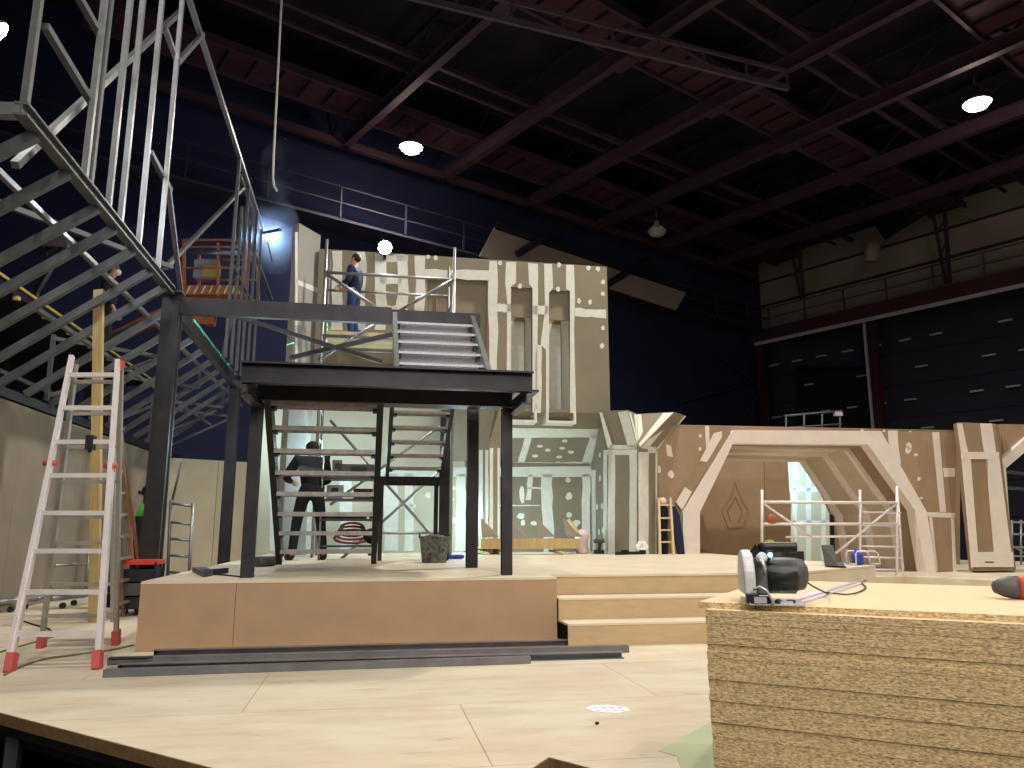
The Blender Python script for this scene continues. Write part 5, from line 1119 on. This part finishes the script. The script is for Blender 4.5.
# man behind the stairs: stooping, turned to his work
b0 = PF(308, 553, 4.6); b0.z = PH
person(b0, math.radians(25), 'person in black clothes bending over work behind the lower stairs', dict(waist=(0, .03, 1.1), chest=(0, .12, 1.27), neck=(.03, .24, 1.41), jaw=(.05, .33, 1.47), skull=(.06, .36, 1.55), crown=(.06, .38, 1.61),
    shL=(-.18, .18, 1.37), shR=(.2, .18, 1.36), elL=(-.32, .22, 1.12), elR=(.3, .24, 1.1), wrL=(-.2, .42, 1.08), wrR=(.14, .44, 1.06), hiL=(-.1, 0, .9), hiR=(.1, 0, .9), knL=(-.17, .03, .5), knR=(.16, .03, .5), anL=(-.22, -.02, .09), anR=(.2, -.02, .09), toL=(-.25, .13, .035), toR=(.23, .13, .035)),
    'cloth_black', 'cloth_black', 'hair', 1.06, None, True)
# man on the scaffold
b1 = PF(354, 300, 6.35); b1.z = 4.3
hd = PF(353, 254, 6.35).z
person(b1, math.radians(75), 'person in dark jacket and blue jeans standing on the scaffold tower holding a tool', dict(elL=(-.24, .02, 1.14), wrL=(-.16, .24, 1.08), elR=(.24, .0, 1.13), wrR=(.14, .22, 1.1)), 'cloth_navy', 'cloth_jeans', 'hair', (hd-4.3)/1.76)
wv = b1+Vector((0, 0, (hd-4.3)/1.76*1.08))
mb = MB(); mb.bar(wv+Matrix.Rotation(math.radians(75), 3, 'Z') @ Vector((-.16, .26, -.05)), wv+Matrix.Rotation(math.radians(75), 3, 'Z') @ Vector((.12, .36, .02)), .05, .06); tag(mb.build('power_tool', 'timber_pale'), 'small pale power tool in the hands of the man on the scaffold', 'tool')
# man with mask on the raised walkway
b2 = PY(108, 300, 14.4); hd = PY(110, 264, 14.4).z; b2.z = 4.2
kk = (hd-4.2)/1.74
person(b2, math.radians(-70), 'person in black with a white face mask on the raised walkway at left', dict(jaw=(0, .06, 1.57), skull=(0, .05, 1.65), crown=(0, .05, 1.71)), 'cloth_black', 'cloth_black', 'hair_ginger', kk, True)
# ================================================================== LIGHTS
bg = bpy.data.worlds.new('world'); sc.world = bg; bg.use_nodes = True
bn = bg.node_tree.nodes['Background']; bn.inputs[0].default_value = (.26, .29, .52, 1); bn.inputs[1].default_value = .013
lampP = [H(20.2, 11.25, 12.7), H(8, 22.85, 12.7), H(8, 11.25, 12.7), H(-4, 11.25, 12.7), H(-4, 22.85, 12.7), H(3.5, -.4, 12.7), H(-4, -.4, 12.7)]
lampP[0] = L1-UP*.1; lampP[1] = L2-UP*.1
for i, p in enumerate(lampP):
    if i > 1: highbay(p+UP*.1, 'lit round roof lamp outside the picture') if False else None
    spot('high_bay_light', p, p-UP*10, (3000, 2700, 4600, 2200, 2400, 2000, 2600)[i], WARM if i not in (5,) else NEUT, 2.7, .7, .3)
    point('high_bay_glow', p+UP*-.05, (90, 110, 6, 6, 6, 4, 4)[i], (1, .8, .72), .3)
spot('work_fill_light', S(-.6, -9.5, 2.6), K(.9, 0, .35), 120, (1., .94, .84), .5, .9, .6)  # added fill spot that brightens the stack front, no lamp stands here
# flood lamp on top of the facade
fp = PF(385, 247.5, 6.85)
g = thing('flood_lamp', fp, 'bright white flood lamp shining from the top edge of the facade', 'lamp')
fd = Vector((-fp.x, -fp.y, -3)).normalized()
mb = MB(); mb.lathe(fp-fd*.12, [(.04, 0), (.1, .02), (.13, .1), (.135, .13)], 18, fd); mb.build('lamp_housing', 'black_paint', g)
mb = MB(); mb.lathe(fp+fd*.012, [(.125, 0), (.11, .02), (.02, .05)], 18, fd); mb.build('lamp_lens', 'lamp_white', g)
mb = MB(); mb.bar(fp-fd*.12, fp-fd*.12-UP*.22, .05); mb.build('bracket', 'black_paint', g)
spot('flood_light', fp+fd*.3, fp+fd*5, 260, (1, .96, 1.), 2.4, .5, .12)
# welding arc
ap = PR(268, 238, -.7)
g = thing('welding_arc', ap, 'blue white welding arc glowing at the far end of the top chord', 'spark')
mb = MB(); mb.ball(ap, .075, .075, .075, 12); mb.build('arc_glow', 'arc_blue', g)
mb = MB(); mb.bar(ap-UP*.08-SF*.02, ap-UP*.5+SF*.25+SR*.1, .03); mb.build('torch', 'black_plastic', g)
point('welding_light', ap+SR*.15+NF*.15, 90, (.3, .55, 1.), .1)
# work light at the upper left, just outside the frame
spot('work_fill_light', PR(-40, 20, -2.2), S(1.5, 5, 3.0), 170, (.93, .95, 1.), 2.2, .6, .7)
wp = PR(-5, 33, -2.0); wd = (S(1.5, 2, 2.5)-wp).normalized()
g = thing('flood_lamp', wp, 'white flood lamp at the upper left picture edge behind the steel tubes', 'lamp')
mb = MB(); mb.lathe(wp-wd*.14, [(.04, 0), (.1, .02), (.15, .11), (.155, .14)], 18, wd); mb.build('lamp_housing', 'black_paint', g)
mb = MB(); mb.lathe(wp+wd*.005, [(.145, 0), (.12, .02), (.02, .04)], 18, wd); mb.build('lamp_lens', 'lamp_white', g)
mb = MB(); mb.bar(wp-wd*.14, wp-wd*.2-UP*1.6, .05); mb.build('mast', 'black_steel', g)
# cool work lights in the set
point('alcove_light', S(1.4, 7.0, 2.3), 62, COOL, .25)
point('alcove_light', S(.5, 7.1, 1.0), 26, COOL, .25)
point('alcove_light', S(3.6, 7.2, 1.2), 45, COOL, .2)
point('alcove_light', S(5.0, 7.0, .95), 30, COOL, .2)
point('alcove_light', S(-.2, 7.6, 2.6), 30, COOL, .25)
point('back_room_light', S(rt(812, 500, 11.0).x, 11.1, 2.4), 90, (.36, .76, 1.), .2)
point('tunnel_light', S(10.5, 7.6, 1.6), 10, WARM, .2)
point('left_light', S(-3.2, 9.6, 5.6), 40, (.7, .78, 1.), .3)
# front work lights behind the camera
spot('work_fill_light', S(3.0, -10.5, 5.2), S(3.6, 5, 1.2), 2000, (1., .93, .85), 1.6, .9, 2.0)
# green laser level on the scaffold plank, throwing a line along the side beam
lp = S(1.12, 5.78, 4.38)
g = thing('laser_level', lp-UP*.08, 'tiny green laser level on the scaffold plank edge', 'level')
mb = MB(); mb.box(lp-UP*.04, SR*.03, SF*.03, UP*.04); mb.build('level_body', 'green_paint', g); mb = MB(); mb.tube(lp-SR*.03-UP*.01, lp-SR*.045-UP*.01, .012, 8); mb.build('laser_window', 'black_plastic', g)
ld = bpy.data.lights.new('laser_light', 'SPOT'); ld.energy = 2600; ld.color = (.05, 1., .45); ld.spot_size = 1.95; ld.spot_blend = .05; ld.shadow_soft_size = .004; ld.use_nodes = True
nt = ld.node_tree; em = [n for n in nt.nodes if n.type == 'EMISSION'][0]
tc = nt.nodes.new('ShaderNodeTexCoord'); sp_ = nt.nodes.new('ShaderNodeSeparateXYZ'); nt.links.new(tc.outputs['Normal'], sp_.inputs[0])
ab = nt.nodes.new('ShaderNodeMath'); ab.operation = 'ABSOLUTE'; nt.links.new(sp_.outputs['Y'], ab.inputs[0])
lt = nt.nodes.new('ShaderNodeMath'); lt.operation = 'LESS_THAN'; lt.inputs[1].default_value = .007; nt.links.new(ab.outputs[0], lt.inputs[0])
nt.links.new(lt.outputs[0], em.inputs['Strength'])
lo = bpy.data.objects.new('laser_light', ld); COL.objects.link(lo)
src = lp-SR*.06-UP*.01
la, lb_ = S(-.77, 3.5, 4.085), S(-.83, 9.0, 4.045)
xa = (lb_-la).normalized(); zc = -((la.lerp(lb_, .42))-src); ya = zc.cross(xa).normalized(); za = xa.cross(ya).normalized()
lo.matrix_world = Matrix.Translation(src) @ Matrix((xa, ya, za)).transposed().to_4x4()
# thin welding smoke, with density added round the arc to imitate a glare halo
m = bpy.data.materials.new('smoke'); m.use_nodes = True; nt = m.node_tree; nt.nodes.clear()
out = nt.nodes.new('ShaderNodeOutputMaterial'); vs_ = nt.nodes.new('ShaderNodeVolumeScatter'); vs_.inputs['Color'].default_value = (.85, .88, .95, 1); vs_.inputs['Anisotropy'].default_value = .2
tc = nt.nodes.new('ShaderNodeTexCoord'); nz = nt.nodes.new('ShaderNodeTexNoise'); nz.inputs['Scale'].default_value = 1.6; nz.inputs['Detail'].default_value = 5; nt.links.new(tc.outputs['Object'], nz.inputs['Vector'])
mr = nt.nodes.new('ShaderNodeMapRange'); mr.inputs[1].default_value = .45; mr.inputs[2].default_value = .8; mr.inputs[3].default_value = 0; mr.inputs[4].default_value = .3
nt.links.new(nz.outputs['Fac'], mr.inputs[0])
ge = nt.nodes.new('ShaderNodeNewGeometry'); di = nt.nodes.new('ShaderNodeVectorMath'); di.operation = 'DISTANCE'; nt.links.new(ge.outputs['Position'], di.inputs[0]); di.inputs[1].default_value = ap
m2 = nt.nodes.new('ShaderNodeMapRange'); m2.interpolation_type = 'SMOOTHSTEP'; m2.inputs[1].default_value = 0; m2.inputs[2].default_value = .85; m2.inputs[3].default_value = .55; m2.inputs[4].default_value = 0; nt.links.new(di.outputs['Value'], m2.inputs[0])
ad = nt.nodes.new('ShaderNodeMath'); nt.links.new(mr.outputs[0], ad.inputs[0]); nt.links.new(m2.outputs[0], ad.inputs[1])
nt.links.new(ad.outputs[0], vs_.inputs['Density']); nt.links.new(vs_.outputs[0], out.inputs['Volume']); MATS['smoke'] = m
mb = MB(); mb.lathe(ap, [(.02, -.9), (.6, -.7), (.88, -.2), (.88, .2), (.6, .7), (.32, 1.1), (.45, 1.6), (.5, 2.1), (.3, 2.4), (.02, 2.6)], 14, (UP+SR*.1).normalized())
tag(mb.build('weld_smoke_halo', 'smoke'), 'faint grey smoke rising from the welding arc, with an added halo around it', 'smoke', None, 'stuff')
# ================================================================== VIEW
vs = sc.view_settings; vs.view_transform = 'Standard'; vs.look = 'None'; vs.gamma = 1; vs.use_curve_mapping = False; vs.exposure = 0.0
